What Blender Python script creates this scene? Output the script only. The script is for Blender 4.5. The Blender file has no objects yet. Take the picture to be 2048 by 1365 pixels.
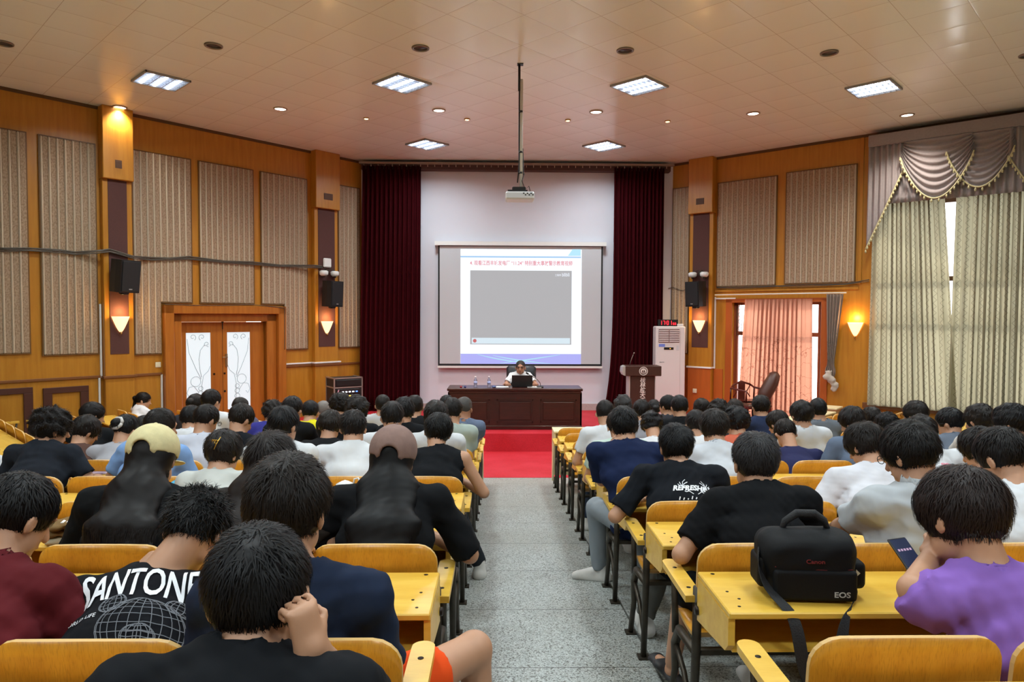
import bpy, math, random
import numpy as np
from mathutils import Vector, Matrix
from mathutils.bvhtree import BVHTree
C = bpy.context.scene.collection
SC = bpy.context.scene
rnd = random.Random(7)

# ---------------------------------------------------------------- camera, world, exposure
F = 1365.0
CAM = Vector((-.26, 0, 2.39))
yaw, pit, rol = math.radians(1.05), math.radians(-2.12), math.radians(.25)
fw = Vector((math.sin(yaw)*math.cos(pit), math.cos(yaw)*math.cos(pit), math.sin(pit)))
_r = Vector((math.cos(yaw), -math.sin(yaw), 0)); _u = _r.cross(fw)
rt = _r*math.cos(rol)+_u*math.sin(rol); up = rt.cross(fw)
cd = bpy.data.cameras.new('camera'); cam = bpy.data.objects.new('camera', cd); C.objects.link(cam)
cd.sensor_width = 36; cd.lens = 36*F/2048; cd.clip_start = .05; cd.clip_end = 200
cam.matrix_world = Matrix(((rt.x, up.x, -fw.x, CAM.x), (rt.y, up.y, -fw.y, CAM.y), (rt.z, up.z, -fw.z, CAM.z), (0, 0, 0, 1)))
SC.camera = cam
SC.view_settings.view_transform = 'Standard'; SC.view_settings.look = 'None'
SC.view_settings.gamma = 1; SC.view_settings.exposure = EXPOSURE = 0.0
SC.view_settings.use_curve_mapping = False
w = bpy.data.worlds.new('daylight'); SC.world = w; w.use_nodes = True
w.node_tree.nodes['Background'].inputs[0].default_value = (.93, .97, 1, 1)
w.node_tree.nodes['Background'].inputs[1].default_value = 5.0
TROFFER_W, DOWN_W, SCONCE_W = 58, 20, 9
sun = bpy.data.lights.new('sun', 'SUN'); sun.energy = 3.2; sun.angle = math.radians(2); sun.color = (1, .93, .8)
so = bpy.data.objects.new('sun', sun); C.objects.link(so); so.location = (14, 24, 12)
so.rotation_euler = Vector((-.62, -.66, -.40)).to_track_quat('-Z', 'Y').to_euler()

def ray(x, y): return fw+rt*((x-1024)/F)-up*((y-682.5)/F)
def onY(x, y, Y):
    r = ray(x, y); return CAM+r*(Y/r.y)
def onZ(x, y, z):
    r = ray(x, y); return CAM+r*((z-CAM.z)/r.z)

# ---------------------------------------------------------------- helpers
def tag(o, label=None, cat=None, group=None, kind=None):
    if label: o['label'] = label
    if cat: o['category'] = cat
    if group: o['group'] = group
    if kind: o['kind'] = kind
    return o
def empty(name, loc, rz=0, label=None, cat=None, group=None, kind=None):
    o = bpy.data.objects.new(name, None); C.objects.link(o); o.location = loc; o.rotation_euler = (0, 0, rz)
    o.empty_display_size = .1
    return tag(o, label, cat, group, kind)
def link(name, me, parent=None, loc=None, rot=None):
    o = bpy.data.objects.new(name, me); C.objects.link(o)
    if parent: o.parent = parent
    if loc is not None: o.location = loc
    if rot is not None: o.rotation_euler = rot
    return o
def copy_tree(o, parent=None):
    c = o.copy(); C.objects.link(c); c.parent = parent
    for ch in [x for x in o.children]:
        copy_tree(ch, c)
    return c
class MB:
    def __init__(s): s.v = []; s.f = []; s.m = []; s.mats = []; s.cur = 0; s.s = []; s.sm = False
    def mat(s, m):
        if m not in s.mats: s.mats.append(m)
        s.cur = s.mats.index(m); return s
    def add(s, vs, fs):
        b = len(s.v); s.v += [tuple(p) for p in vs]
        for f in fs: s.f.append(tuple(b+i for i in f)); s.m.append(s.cur); s.s.append(s.sm)
        return s
    def box(s, x0, x1, y0, y1, z0, z1, c=0):
        if c <= 0:
            v = [(x, y, z) for z in (z0, z1) for y in (y0, y1) for x in (x0, x1)]
            return s.add(v, [(0, 2, 3, 1), (4, 5, 7, 6), (0, 1, 5, 4), (2, 6, 7, 3), (0, 4, 6, 2), (1, 3, 7, 5)])
        # chamfered box
        c = min(c, (x1-x0)/2.1, (y1-y0)/2.1, (z1-z0)/2.1)
        v = []; idx = {}
        for sx in (0, 1):
            for sy in (0, 1):
                for sz in (0, 1):
                    X, Y, Z = (x0, x1)[sx], (y0, y1)[sy], (z0, z1)[sz]
                    dx, dy, dz = (c, -c)[sx], (c, -c)[sy], (c, -c)[sz]
                    for a, p in enumerate(((X, Y+dy, Z+dz), (X+dx, Y, Z+dz), (X+dx, Y+dy, Z))):
                        idx[(sx, sy, sz, a)] = len(v); v.append(p)
        f = []
        for sgn in (0, 1):
            q = [(sgn, 0, 0), (sgn, 1, 0), (sgn, 1, 1), (sgn, 0, 1)]
            f.append([idx[(a, b, d, 0)] for a, b, d in q])
            q = [(0, sgn, 0), (1, sgn, 0), (1, sgn, 1), (0, sgn, 1)]
            f.append([idx[(a, b, d, 1)] for a, b, d in q])
            q = [(0, 0, sgn), (1, 0, sgn), (1, 1, sgn), (0, 1, sgn)]
            f.append([idx[(a, b, d, 2)] for a, b, d in q])
        for a in (0, 1):
            for b in (0, 1):
                f.append([idx[(0, a, b, 1)], idx[(1, a, b, 1)], idx[(1, a, b, 2)], idx[(0, a, b, 2)]])
                f.append([idx[(a, 0, b, 0)], idx[(a, 1, b, 0)], idx[(a, 1, b, 2)], idx[(a, 0, b, 2)]])
                f.append([idx[(a, b, 0, 0)], idx[(a, b, 1, 0)], idx[(a, b, 1, 1)], idx[(a, b, 0, 1)]])
                for d in (0, 1): f.append([idx[(a, b, d, 0)], idx[(a, b, d, 1)], idx[(a, b, d, 2)]])
        return s.add(v, f)
    def tube(s, pts, r, n=8, cap=True):
        pts = [Vector(p) for p in pts]; rr = r if isinstance(r, (list, tuple)) else [r]*len(pts)
        rings = []; prev = None
        for i, p in enumerate(pts):
            d = (pts[min(i+1, len(pts)-1)]-pts[max(i-1, 0)])
            d = d.normalized() if d.length > 1e-9 else Vector((0, 0, 1))
            if prev is None:
                a = Vector((1, 0, 0)) if abs(d.x) < .8 else Vector((0, 1, 0))
                a = (a-d*a.dot(d)).normalized()
            else:
                a = prev-d*prev.dot(d); a = a.normalized() if a.length > 1e-6 else Vector((1, 0, 0))
            prev = a; b = d.cross(a)
            rings.append([p+(a*math.cos(2*math.pi*k/n)+b*math.sin(2*math.pi*k/n))*rr[i] for k in range(n)])
        v = [q for R in rings for q in R]; f = []
        for i in range(len(pts)-1):
            for k in range(n): f.append((i*n+k, i*n+(k+1) % n, (i+1)*n+(k+1) % n, (i+1)*n+k))
        if cap: f.append(tuple(range(n))[::-1]); f.append(tuple((len(pts)-1)*n+k for k in range(n)))
        o = s.sm; s.sm = True; s.add(v, f); s.sm = o; return s
    def lathe(s, prof, c=(0, 0, 0), n=20, cap=True):
        v = [(c[0]+r*math.cos(2*math.pi*k/n), c[1]+r*math.sin(2*math.pi*k/n), c[2]+z) for r, z in prof for k in range(n)]
        f = [(i*n+k, i*n+(k+1) % n, (i+1)*n+(k+1) % n, (i+1)*n+k) for i in range(len(prof)-1) for k in range(n)]
        if cap and prof[0][0] > 1e-5: f.append(tuple(range(n))[::-1])
        if cap and prof[-1][0] > 1e-5: f.append(tuple((len(prof)-1)*n+k for k in range(n)))
        o = s.sm; s.sm = True; s.add(v, f); s.sm = o; return s
    def prism(s, poly, a0, a1, ax='z'):
        n = len(poly)
        def P(u, v, a): return {'z': (u, v, a), 'y': (u, a, v), 'x': (a, u, v)}[ax]
        vs = [P(u, v, a0) for u, v in poly]+[P(u, v, a1) for u, v in poly]
        return s.add(vs, [tuple(range(n))[::-1], tuple(range(n, 2*n))]+[(i, (i+1) % n, n+(i+1) % n, n+i) for i in range(n)])
    def mesh(s, name='mesh'):
        me = bpy.data.meshes.new(name); me.from_pydata(s.v, [], s.f)
        for m in s.mats: me.materials.append(m)
        me.polygons.foreach_set('material_index', s.m); me.polygons.foreach_set('use_smooth', s.s)
        me.update()
        import bmesh
        b = bmesh.new(); b.from_mesh(me); bmesh.ops.recalc_face_normals(b, faces=b.faces); b.to_mesh(me); b.free()
        return me
    def build(s, name, parent=None, m=None, loc=None, rot=None):
        me = s.mesh(name)
        if m: me.materials.clear(); me.materials.append(m)
        return link(name, me, parent, loc, rot)
def sheet(fn, nu, nv, thick=0):
    """a surface grid fn(u,v)->(point, normal); returns an MB closed with the given thickness"""
    b = MB(); b.sm = True; P = [[fn(i/nu, j/nv) for i in range(nu+1)] for j in range(nv+1)]
    W = nu+1; v = [p for row in P for p, n in row]
    if thick: v += [tuple(Vector(p)-Vector(n)*thick) for row in P for p, n in row]
    o = W*(nv+1); f = []
    for j in range(nv):
        for i in range(nu):
            f.append((j*W+i, j*W+i+1, (j+1)*W+i+1, (j+1)*W+i))
            if thick: f.append((o+j*W+i, o+(j+1)*W+i, o+(j+1)*W+i+1, o+j*W+i+1))
    if thick:
        for i in range(nu):
            f.append((i, o+i, o+i+1, i+1)); f.append((nv*W+i, nv*W+i+1, o+nv*W+i+1, o+nv*W+i))
        for j in range(nv):
            f.append((j*W, (j+1)*W, o+(j+1)*W, o+j*W)); f.append((j*W+nu, o+j*W+nu, o+(j+1)*W+nu, (j+1)*W+nu))
    b.add(v, f); return b

def H(h):
    c = [int(h[i:i+2], 16)/255 for i in (0, 2, 4)]
    return tuple((x/12.92 if x <= .04045 else ((x+.055)/1.055)**2.4) for x in c)+(1,)
_mc = {}
def M(name, col, rough=.5, metal=0, emit=0, var=0, scale=8, stretch=(1, 1, 1), bump=0, col2=None, spec=.5, coat=0, trans=0, sheen=0, detail=4, dist=.01):
    if name in _mc: return _mc[name]
    m = bpy.data.materials.new(name); m.use_nodes = True; nt = m.node_tree; b = nt.nodes['Principled BSDF']
    if isinstance(col, str): col = H(col)
    b.inputs['Base Color'].default_value = col; b.inputs['Roughness'].default_value = rough
    b.inputs['Metallic'].default_value = metal; b.inputs['Specular IOR Level'].default_value = spec
    if coat: b.inputs['Coat Weight'].default_value = coat; b.inputs['Coat Roughness'].default_value = .15
    if sheen: b.inputs['Sheen Weight'].default_value = sheen
    if trans: b.inputs['Transmission Weight'].default_value = trans
    if emit:
        b.inputs['Emission Color'].default_value = col; b.inputs['Emission Strength'].default_value = emit
    if var or bump or col2:
        tc = nt.nodes.new('ShaderNodeTexCoord'); mp = nt.nodes.new('ShaderNodeMapping'); nz = nt.nodes.new('ShaderNodeTexNoise')
        mp.inputs['Scale'].default_value = stretch; nz.inputs['Scale'].default_value = scale; nz.inputs['Detail'].default_value = detail
        nt.links.new(tc.outputs['Object'], mp.inputs[0]); nt.links.new(mp.outputs[0], nz.inputs['Vector'])
        if var or col2:
            mx = nt.nodes.new('ShaderNodeMix'); mx.data_type = 'RGBA'
            c2 = H(col2) if isinstance(col2, str) else (tuple(x*(1-var) for x in col[:3])+(1,))
            mx.inputs[6].default_value = col; mx.inputs[7].default_value = c2
            rp = nt.nodes.new('ShaderNodeMapRange'); rp.inputs[1].default_value = .35; rp.inputs[2].default_value = .65
            nt.links.new(nz.outputs[0], rp.inputs[0]); nt.links.new(rp.outputs[0], mx.inputs[0])
            nt.links.new(mx.outputs[2], b.inputs['Base Color'])
        if bump:
            bp = nt.nodes.new('ShaderNodeBump'); bp.inputs['Strength'].default_value = bump; bp.inputs['Distance'].default_value = dist
            nt.links.new(nz.outputs[0], bp.inputs['Height']); nt.links.new(bp.outputs[0], b.inputs['Normal'])
    _mc[name] = m; return m
class N:
    """tiny node-building helper for the setting's materials"""
    def __init__(s, name, rough=.5, spec=.5):
        s.m = bpy.data.materials.new(name); s.m.use_nodes = True; s.t = s.m.node_tree; s.b = s.t.nodes['Principled BSDF']
        s.b.inputs['Roughness'].default_value = rough; s.b.inputs['Specular IOR Level'].default_value = spec
        s.tc = s.t.nodes.new('ShaderNodeTexCoord').outputs['Object']
    def nd(s, t, **k):
        n = s.t.nodes.new(t)
        for a, b in k.items(): setattr(n, a, b)
        return n
    def l(s, a, b): s.t.links.new(a, b)
    def math(s, op, a, b=None, c=None):
        n = s.nd('ShaderNodeMath', operation=op)
        for i, x in enumerate((a, b, c)):
            if x is None: continue
            if isinstance(x, (int, float)): n.inputs[i].default_value = x
            else: s.l(x, n.inputs[i])
        return n.outputs[0]
    def xyz(s, v=None):
        n = s.nd('ShaderNodeSeparateXYZ'); s.l(v or s.tc, n.inputs[0]); return n.outputs
    def mix(s, f, a, b):
        n = s.nd('ShaderNodeMix', data_type='RGBA')
        for i, x in ((0, f), (6, a), (7, b)):
            if isinstance(x, str): n.inputs[i].default_value = H(x)
            elif isinstance(x, (int, float)): n.inputs[i].default_value = x
            elif isinstance(x, tuple): n.inputs[i].default_value = x
            else: s.l(x, n.inputs[i])
        return n.outputs[2]
    def noise(s, scale, stretch=(1, 1, 1), detail=3, vec=None, out=0):
        mp = s.nd('ShaderNodeMapping'); mp.inputs['Scale'].default_value = stretch; s.l(vec or s.tc, mp.inputs[0])
        n = s.nd('ShaderNodeTexNoise'); n.inputs['Scale'].default_value = scale; n.inputs['Detail'].default_value = detail
        s.l(mp.outputs[0], n.inputs['Vector']); return n.outputs[out]
    def rng(s, v, a, b, c=0, d=1):
        n = s.nd('ShaderNodeMapRange'); s.l(v, n.inputs[0])
        for i, x in enumerate((a, b, c, d)): n.inputs[i+1].default_value = x
        return n.outputs[0]
    def col(s, c): s.l(c, s.b.inputs['Base Color'])
    def bump(s, h, st=.3, d=.01):
        n = s.nd('ShaderNodeBump'); n.inputs['Strength'].default_value = st; n.inputs['Distance'].default_value = d
        s.l(h, n.inputs['Height']); s.l(n.outputs[0], s.b.inputs['Normal'])
def line(n, coord, period, width, off=0):
    """1 on a thin line repeated every period"""
    a = n.math('ADD', coord, off+1000*period); f = n.math('MODULO', a, period)
    d = n.math('ABSOLUTE', n.math('SUBTRACT', f, period/2))
    return n.math('GREATER_THAN', d, period/2-width/2)

# wood of the walls: orange varnished panelling
n = N('wall wood', .38); g = n.noise(3, (6, 6, .5)); g2 = n.noise(40, (8, 8, .4), 2)
c = n.mix(n.rng(g, .3, .7), 'c2862a', 'b2751e'); c = n.mix(n.math('MULTIPLY', g2, .18), c, '6e400c'); n.col(c); WALLWOOD = n.m
n = N('door wood', .3); g = n.noise(3, (6, 6, .5)); g2 = n.noise(40, (8, 8, .4), 2)
c = n.mix(n.rng(g, .3, .7), 'b8722a', 'a46020'); c = n.mix(n.math('MULTIPLY', g2, .2), c, '5e300c'); n.col(c); DOORWOOD = n.m
n = N('desktop wood', .32); g = n.noise(2.5, (1.2, 9, 9)); g2 = n.noise(30, (.8, 14, 14), 3)
c = n.mix(n.rng(g, .3, .7), 'e9bf52', 'dcab3c'); c = n.mix(n.rng(g2, .55, .8, 0, .3), c, 'b07c20'); n.col(c); DESKWOOD = n.m
n = N('backrest plywood', .3); g = n.noise(4, (9, 9, 1)); g2 = n.noise(28, (12, 12, .5), 3)
c = n.mix(n.rng(g, .3, .7), 'd9992f', 'cc8a26'); c = n.mix(n.rng(g2, .5, .75, 0, .55), c, 'a3661a'); n.col(c); BACKWOOD = n.m
EDGEWOOD = M('plywood edge', 'd8b070', .5)
CREAM = M('cream desk laminate', 'e9dcae', .4, var=.06)
LEGMET = M('dark bronze metal', '4b443a', .45, .6, var=.3, scale=20)
BLACKM = M('black plastic', '121214', .45)
SCREWM = M('dark screw', '2a2018', .4, .6)
WHITEP = M('white plastic', 'e6e6e4', .4)
CHROME = M('chrome', 'c8c8c8', .2, 1)
DARKBR = M('dark brown lacquer', '3a1a14', .3, var=.25, scale=4, stretch=(1, 6, 6))
DESKRED = M('dark mahogany', '3b1711', .28, var=.35, scale=5, stretch=(1, 8, 8))
STRIPBR = M('dark brown felt strip', '54312c', .8, var=.1, scale=60)
PAPER = M('white paper', 'f2f2f0', .7)
CABLEM = M('grey cable', '4a4238', .6)
# ceiling: glossy cream metal tiles set at 45 degrees
n = N('ceiling tiles', .2, .55); x, y, z = n.xyz()
a = n.math('MULTIPLY', n.math('ADD', x, y), .7071); b_ = n.math('MULTIPLY', n.math('SUBTRACT', x, y), .7071)
ln = n.math('MAXIMUM', line(n, a, .6, .007), line(n, b_, .6, .007))
pu = n.math('ABSOLUTE', n.math('SINE', n.math('MULTIPLY', a, math.pi/.6))); pv = n.math('ABSOLUTE', n.math('SINE', n.math('MULTIPLY', b_, math.pi/.6)))
n.col(n.mix(n.math('MULTIPLY', ln, .6), 'eeeee6', 'a8937a'))
n.bump(n.math('ADD', n.math('POWER', n.math('MULTIPLY', pu, pv), .5), n.math('MULTIPLY', n.noise(1.5), .6)), .18, .02); CEIL = n.m
# terrazzo
n = N('terrazzo', .42); x, y, z = n.xyz()
v1 = n.nd('ShaderNodeTexVoronoi'); v1.inputs['Scale'].default_value = 210; n.l(n.tc, v1.inputs['Vector'])
v2 = n.nd('ShaderNodeTexVoronoi'); v2.inputs['Scale'].default_value = 130; n.l(n.tc, v2.inputs['Vector'])
sp = n.xyz(v1.outputs['Color'])[0]; sp2 = n.xyz(v2.outputs['Color'])[1]
c = n.mix(n.math('GREATER_THAN', sp, .62), '989d9a', 'c2c8c6'); c = n.mix(n.math('GREATER_THAN', sp2, .82), c, '62645f')
c = n.mix(n.rng(n.noise(.8), .35, .7, 0, .35), c, '8c8a7c')
jy = line(n, y, .865, .008, .1)
gx = n.math('LESS_THAN', n.math('ABSOLUTE', n.math('SUBTRACT', n.math('ABSOLUTE', n.math('SUBTRACT', x, 0)), .53)), .006)
c = n.mix(n.math('MULTIPLY', n.math('MAXIMUM', jy, gx), .8), c, '35342e'); n.col(c); TERR = n.m
n = N('red carpet', .6, .4); c = n.mix(n.rng(n.noise(60), .3, .7), 'c41c2c', 'aa1220'); n.col(n.mix(n.rng(n.noise(2), .4, .7, 0, .3), c, 'dd4255')); n.bump(n.noise(300), .4, .004); CARPET = n.m
PLASTER = M('white plaster', 'd6d6e0', .8, var=.03, scale=2, bump=.05)
# velvet and curtains
VELVET = M('dark red velvet', '3c0a10', .95, var=.2, scale=6, stretch=(2, 2, .3), spec=.05)
def curtain_mat(name, c1, c2, tr, zig):
    n = N(name, .85, .1); x, y, z = n.xyz()
    zz = n.math('ABSOLUTE', n.math('SUBTRACT', n.math('MODULO', n.math('ADD', n.math('MULTIPLY', z, 1), 50), .11), .055))
    if zig:
        k = n.math('ABSOLUTE', n.math('SUBTRACT', n.math('MODULO', n.math('ADD', n.math('ADD', x, n.math('MULTIPLY', zz, .9)), 50), .11), .055))
        pat = n.math('LESS_THAN', k, .0045)
    else:
        pat = n.math('MULTIPLY', n.math('LESS_THAN', n.math('ABSOLUTE', n.math('SUBTRACT', n.noise(7, (1, 1, 1), 2), .5)), .012), n.math('LESS_THAN', z, 2.0))
    col = n.mix(n.math('MULTIPLY', pat, .75), c1, c2); n.col(col)
    t = n.nd('ShaderNodeBsdfTranslucent'); n.l(col, t.inputs[0]); mx = n.nd('ShaderNodeMixShader'); mx.inputs[0].default_value = tr
    n.l(n.b.outputs[0], mx.inputs[1]); n.l(t.outputs[0], mx.inputs[2])
    n.l(mx.outputs[0], n.t.nodes['Material Output'].inputs[0]); return n.m
CURT_G = curtain_mat('olive patterned curtain', 'a29c84', '6a6454', .5, True)
CURT_P = curtain_mat('salmon patterned curtain', 'c48a72', '8e5240', .52, False)
CURT_D = M('taupe valance fabric', '968c8c', .8, var=.1, scale=30, sheen=.3)
CURT_T = curtain_mat('taupe curtain back', '9a8a80', '7a6a60', .15, False)
FRINGE = M('gold fringe', 'cfc79a', .6, var=.2, scale=60)
# acoustic fabric
n = N('acoustic fabric', .95, .1); c = n.mix(n.rng(n.noise(55, (1, 1, .55), 2), .42, .6), 'a58f78', '8d765f'); c = n.mix(n.rng(n.noise(160), .5, .7, 0, .3), c, 'c4b19b'); n.col(c); FABD = n.m
FABL = M('light fabric ridge', 'bdad97', .9, var=.1, scale=60)

# ---------------------------------------------------------------- room shell
CZ = 5.70
def tagS(o): o['kind'] = 'structure'; return o
LP, LD = Vector((-3.25, 14.9)), Vector((-4.39, -4.81)).normalized()
RP, RD = Vector((3.5, 14.9)), Vector((4.58, -4.05)).normalized()
LFR = Matrix(((LD.x, -LD.y, 0, LP.x), (LD.y, LD.x, 0, LP.y), (0, 0, 1, 0), (0, 0, 0, 1)))      # x = u (away from the stage), y = into the room
RN = Vector((RD.y, -RD.x))
RFR = Matrix(((-RD.x, RN.x, 0, RP.x), (-RD.y, RN.y, 0, RP.y), (0, 0, 1, 0), (0, 0, 0, 1)))     # x = -u
def wl(o, side):
    o.matrix_basis = (LFR if side == 'L' else RFR) @ o.matrix_basis; return o
def onW(side, x, y, w=0):
    P, d = (LP, LD) if side == 'L' else (RP, RD)
    nn = Vector((-d.y, d.x)) if side == 'L' else RN
    r = ray(x, y); P = P+nn*w
    t = ((P-CAM.xy).dot(nn))/(r.xy.dot(nn)); p = CAM+r*t
    return (p.xy-P).dot(d), p.z
def zc(x, y):
    return max(.94-.094*y, .47-.085*(x+y), .47-.085*(-x+y), 0)
# floor
b = MB(); nx, ny = 96, 64
xs = [-12+24*i/nx for i in range(nx+1)]; ys = [-5+20.5*j/ny for j in range(ny+1)]
V = [(X, Y, zc(X, Y)) for Y in ys for X in xs]
b.add(V, [(j*(nx+1)+i, j*(nx+1)+i+1, (j+1)*(nx+1)+i+1, (j+1)*(nx+1)+i) for j in range(ny) for i in range(nx)])
fl = tagS(b.build('floor', m=TERR))
# red carpet in front of the stage
b = MB(); b.prism([(-5.2, 11.88), (-2.9, 9.95), (3.1, 9.95), (5.4, 11.88)][::-1], .001, .012); tagS(b.build('floor', m=CARPET))
# stage
b = MB(); b.mat(CARPET).prism([(-6.02, 11.88), (6.9, 11.88), (3.6, 14.95), (-3.3, 14.95)], .0, .324)
st = b.build('stage_platform'); tagS(st)
b = MB(); b.box(-12.2, 12.2, -5.2, 15.2, CZ, CZ+.1); tagS(b.build('ceiling', m=CEIL))
b = MB(); b.box(-3.35, 3.6, 14.9, 15.1, 0, CZ); tagS(b.build('wall_front', m=PLASTER))
b = MB(); b.box(-12.2, 12.2, -4.7, -4.5, 0, CZ); tagS(b.build('wall_back', m=M('rear wall paint', 'ddd2c0', .7)))
b = MB(); b.box(-3.3, 3.5, 14.86, 14.9, .324, .47); tagS(b.build('baseboard_front', m=M('grey tile skirting', 'b8aaa8', .5, var=.1, scale=30)))
# left wall
b = MB(); b.mat(WALLWOOD)
b.box(-.15, 3.86-1.62, -.2, 0, 0, CZ); b.box(3.86, 11, -.2, 0, 0, CZ); b.box(3.86-1.62, 3.86, -.2, 0, 2.27, CZ)
tagS(wl(b.build('wall_left'), 'L'))
p = LP+LD*10.9
b = MB(); b.box(p.x-.2, p.x, -4.7, p.y+.2, 0, CZ); tagS(b.build('wall_left_rear', m=WALLWOOD))
p = RP+RD*10.9
b = MB(); b.box(p.x, p.x+.2, -4.7, p.y+.2, 0, CZ); tagS(b.build('wall_right_rear', m=WALLWOOD))
# right wall with the door opening (u 1.38-3.12) and window opening (u 4.0-6.9)
b = MB(); b.mat(WALLWOOD)
for u0, u1, z0, z1 in ((-.15, 1.38, 0, CZ), (1.38, 3.12, 2.68, CZ), (1.38, 3.12, 0, .33), (3.12, 4.02, 0, CZ), (4.02, 6.75, 0, .84), (4.02, 6.75, 5.35, CZ), (6.75, 11, 0, CZ)):
    b.box(-u1, -u0, -.2, 0, z0, z1)
tagS(wl(b.build('wall_right'), 'R'))

def fabric_panel(side, u0, u1, z0, z1, label, notch=None):
    """pleated fabric panel in a thin dark frame; notch=(u, z) keeps the part beyond u above z"""
    r = empty('acoustic_panel', (0, 0, 0), 0, label, 'wall panel', 'pleated fabric panels on the side walls')
    s = 1 if side == 'L' else -1
    b = MB(); b.sm = False; k = 0; nrib = max(3, round((u1-u0)/.105)); wv = (u1-u0)/nrib
    for i in range(nrib):
        a, c_ = u0+i*wv, u0+(i+1)*wv
        zb = z0
        if notch and (a+c_)/2 < notch[0]: zb = notch[1]
        lw = wv*.3
        X = sorted((s*a, s*(c_-lw))); b.mat(FABD).box(X[0], X[1], .0, .035, zb, z1, .006)
        X = sorted((s*(c_-lw), s*c_)); b.mat(FABL).box(X[0], X[1], .0, .05, zb, z1, .012)
    b.build('fabric', r)
    t = .018; b = MB(); DK = M('thin dark panel frame', '6b4a20', .5)
    def bar(a, c_, e, g): X = sorted((s*a, s*c_)); b.box(X[0], X[1], 0, .03, e, g)
    bar(u0-t, u1+t, z1, z1+t)
    if notch:
        bar(notch[0], u1+t, z0-t, z0); bar(u0, notch[0], notch[1]-t, notch[1]); bar(u0-t, u0, notch[1]-t, z1); bar(u1, u1+t, z0, z1)
    else:
        bar(u0-t, u1+t, z0-t, z0); bar(u0-t, u0, z0, z1); bar(u1, u1+t, z0, z1)
    b.build('frame', r, DK); wl(r, side); return r
for a in ((.08, .60, 1.71, 5.10, 'narrow pleated fabric panel beside the left red stage curtain', None),
          (1.36, 2.33, 1.71, 5.10, 'pleated fabric panel beside the left pillar nearer the stage, over the door corner', (1.90, 1.71)),
          (2.50, 3.50, 2.60, 5.10, 'pleated fabric panel right above the glazed double doors', None),
          (3.66, 4.60, 1.72, 5.10, 'pleated fabric panel beside the pillar left of the double doors', (4.18, 2.60)),
          (5.16, 5.90, 1.76, 5.08, 'pleated fabric panel left of the pillar with the tilted loudspeaker', None),
          (6.08, 6.95, 1.80, 5.08, 'pleated fabric panel at the left edge of the photo', None)):
    nt_ = a[5]
    if nt_ and a[0] == 1.36:   # door frame corner covers its lower far part
        fabric_panel('L', 1.36, 1.86, 1.71, 5.10, a[4]); fabric_panel('L', 1.86, 2.33, 2.60, 5.10, 'narrow strip of pleated fabric over the right corner of the double door frame')
    else: fabric_panel('L', *a[:5], notch=nt_)
for a in ((.03, .40, 1.6, 5.15, 'narrow pleated fabric panel behind the white air conditioner'),
          (1.05, 2.24, 3.02, 5.15, 'wide pleated fabric panel above the curtained side door'),
          (2.44, 3.68, 3.04, 5.18, 'wide pleated fabric panel between side door and big window')):
    fabric_panel('R', *a)
def pillar(side, u0, u1, label):
    s = 1 if side == 'L' else -1
    r = empty('pillar', (0, 0, 0)); r['kind'] = 'structure'; r['label'] = label
    def X(a, c_): return sorted((s*a, s*c_))
    b = MB(); x = X(u0, u1); b.box(x[0], x[1], 0, .20, 4.55, CZ, .01); b.build('capital_block', r, WALLWOOD)
    b = MB(); x = X(u0+.01, u1-.01); b.box(x[0], x[1], 0, .12, 0, 4.55, .008); b.build('shaft', r, WALLWOOD)
    b = MB(); x = X(u0+.09, u1-.09); b.box(x[0], x[1], .12, .128, 1.74, 4.55); b.build('dark_strip', r, STRIPBR)
    b = MB()
    for k in range(5): b.box(x[0]+.1, x[1]-.1, .2, .208, 4.74+k*.022, 4.755+k*.022)
    b.box(x[0]+.09, x[1]-.09, .198, .203, 4.73, 4.86); b.build('vent', r, M('brown vent', '5a3a22', .6))
    wl(r, side)
pillar('L', .68, 1.25, 'wood clad pillar right of the double doors'); pillar('L', 4.64, 5.10, 'wood clad pillar left of the double doors')
pillar('R', .46, 1.0, 'wood clad pillar beside the curtained side door')
# trims
def trim(side, name, pieces, m, w=.03):
    s = 1 if side == 'L' else -1; b = MB()
    for u0, u1, z0, z1 in pieces:
        x = sorted((s*u0, s*u1)); b.box(x[0], x[1], 0, w, z0, z1, .004)
    return tagS(wl(b.build(name, m=m), side))
RAILM = M('brown rail moulding', '7a4a22', .45)
trim('L', 'trim_1', [(0, .66, 1.34, 1.38), (1.27, 1.85, 1.35, 1.39), (4.18, 4.62, 1.35, 1.39), (5.12, 9, 1.36, 1.40)], RAILM)
trim('L', 'trim_2', [(.66, 1.27, 1.35, 1.39), (4.62, 5.12, 1.35, 1.39)], RAILM, .15)
trim('L', 'trim_3', [(5.30, 5.92, 1.16, 1.25), (5.30, 5.42, .3, 1.16), (5.80, 5.92, .3, 1.16), (6.05, 6.8, 1.19, 1.28), (6.05, 6.17, .3, 1.19), (6.68, 6.8, .3, 1.19)], M('dark brown lower moulding', '4a2418', .5))
trim('R', 'trim_4', [(0, .46, 1.30, 1.33)], RAILM)
trim('L', 'trim_5', [(0, 10, CZ-.05, CZ)], M('dark cornice strip', '5a3c1c', .6), .02)  # dark brown strip along the top of the wall
trim('R', 'trim_6', [(0, 10, CZ-.05, CZ)], M('dark cornice strip', '5a3c1c', .6), .02)
trim('R', 'trim_7', [(3.74, 3.80, 3.0, CZ-.05), (1.0, 3.76, 2.9, 2.95)], WALLWOOD, .025)
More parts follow.
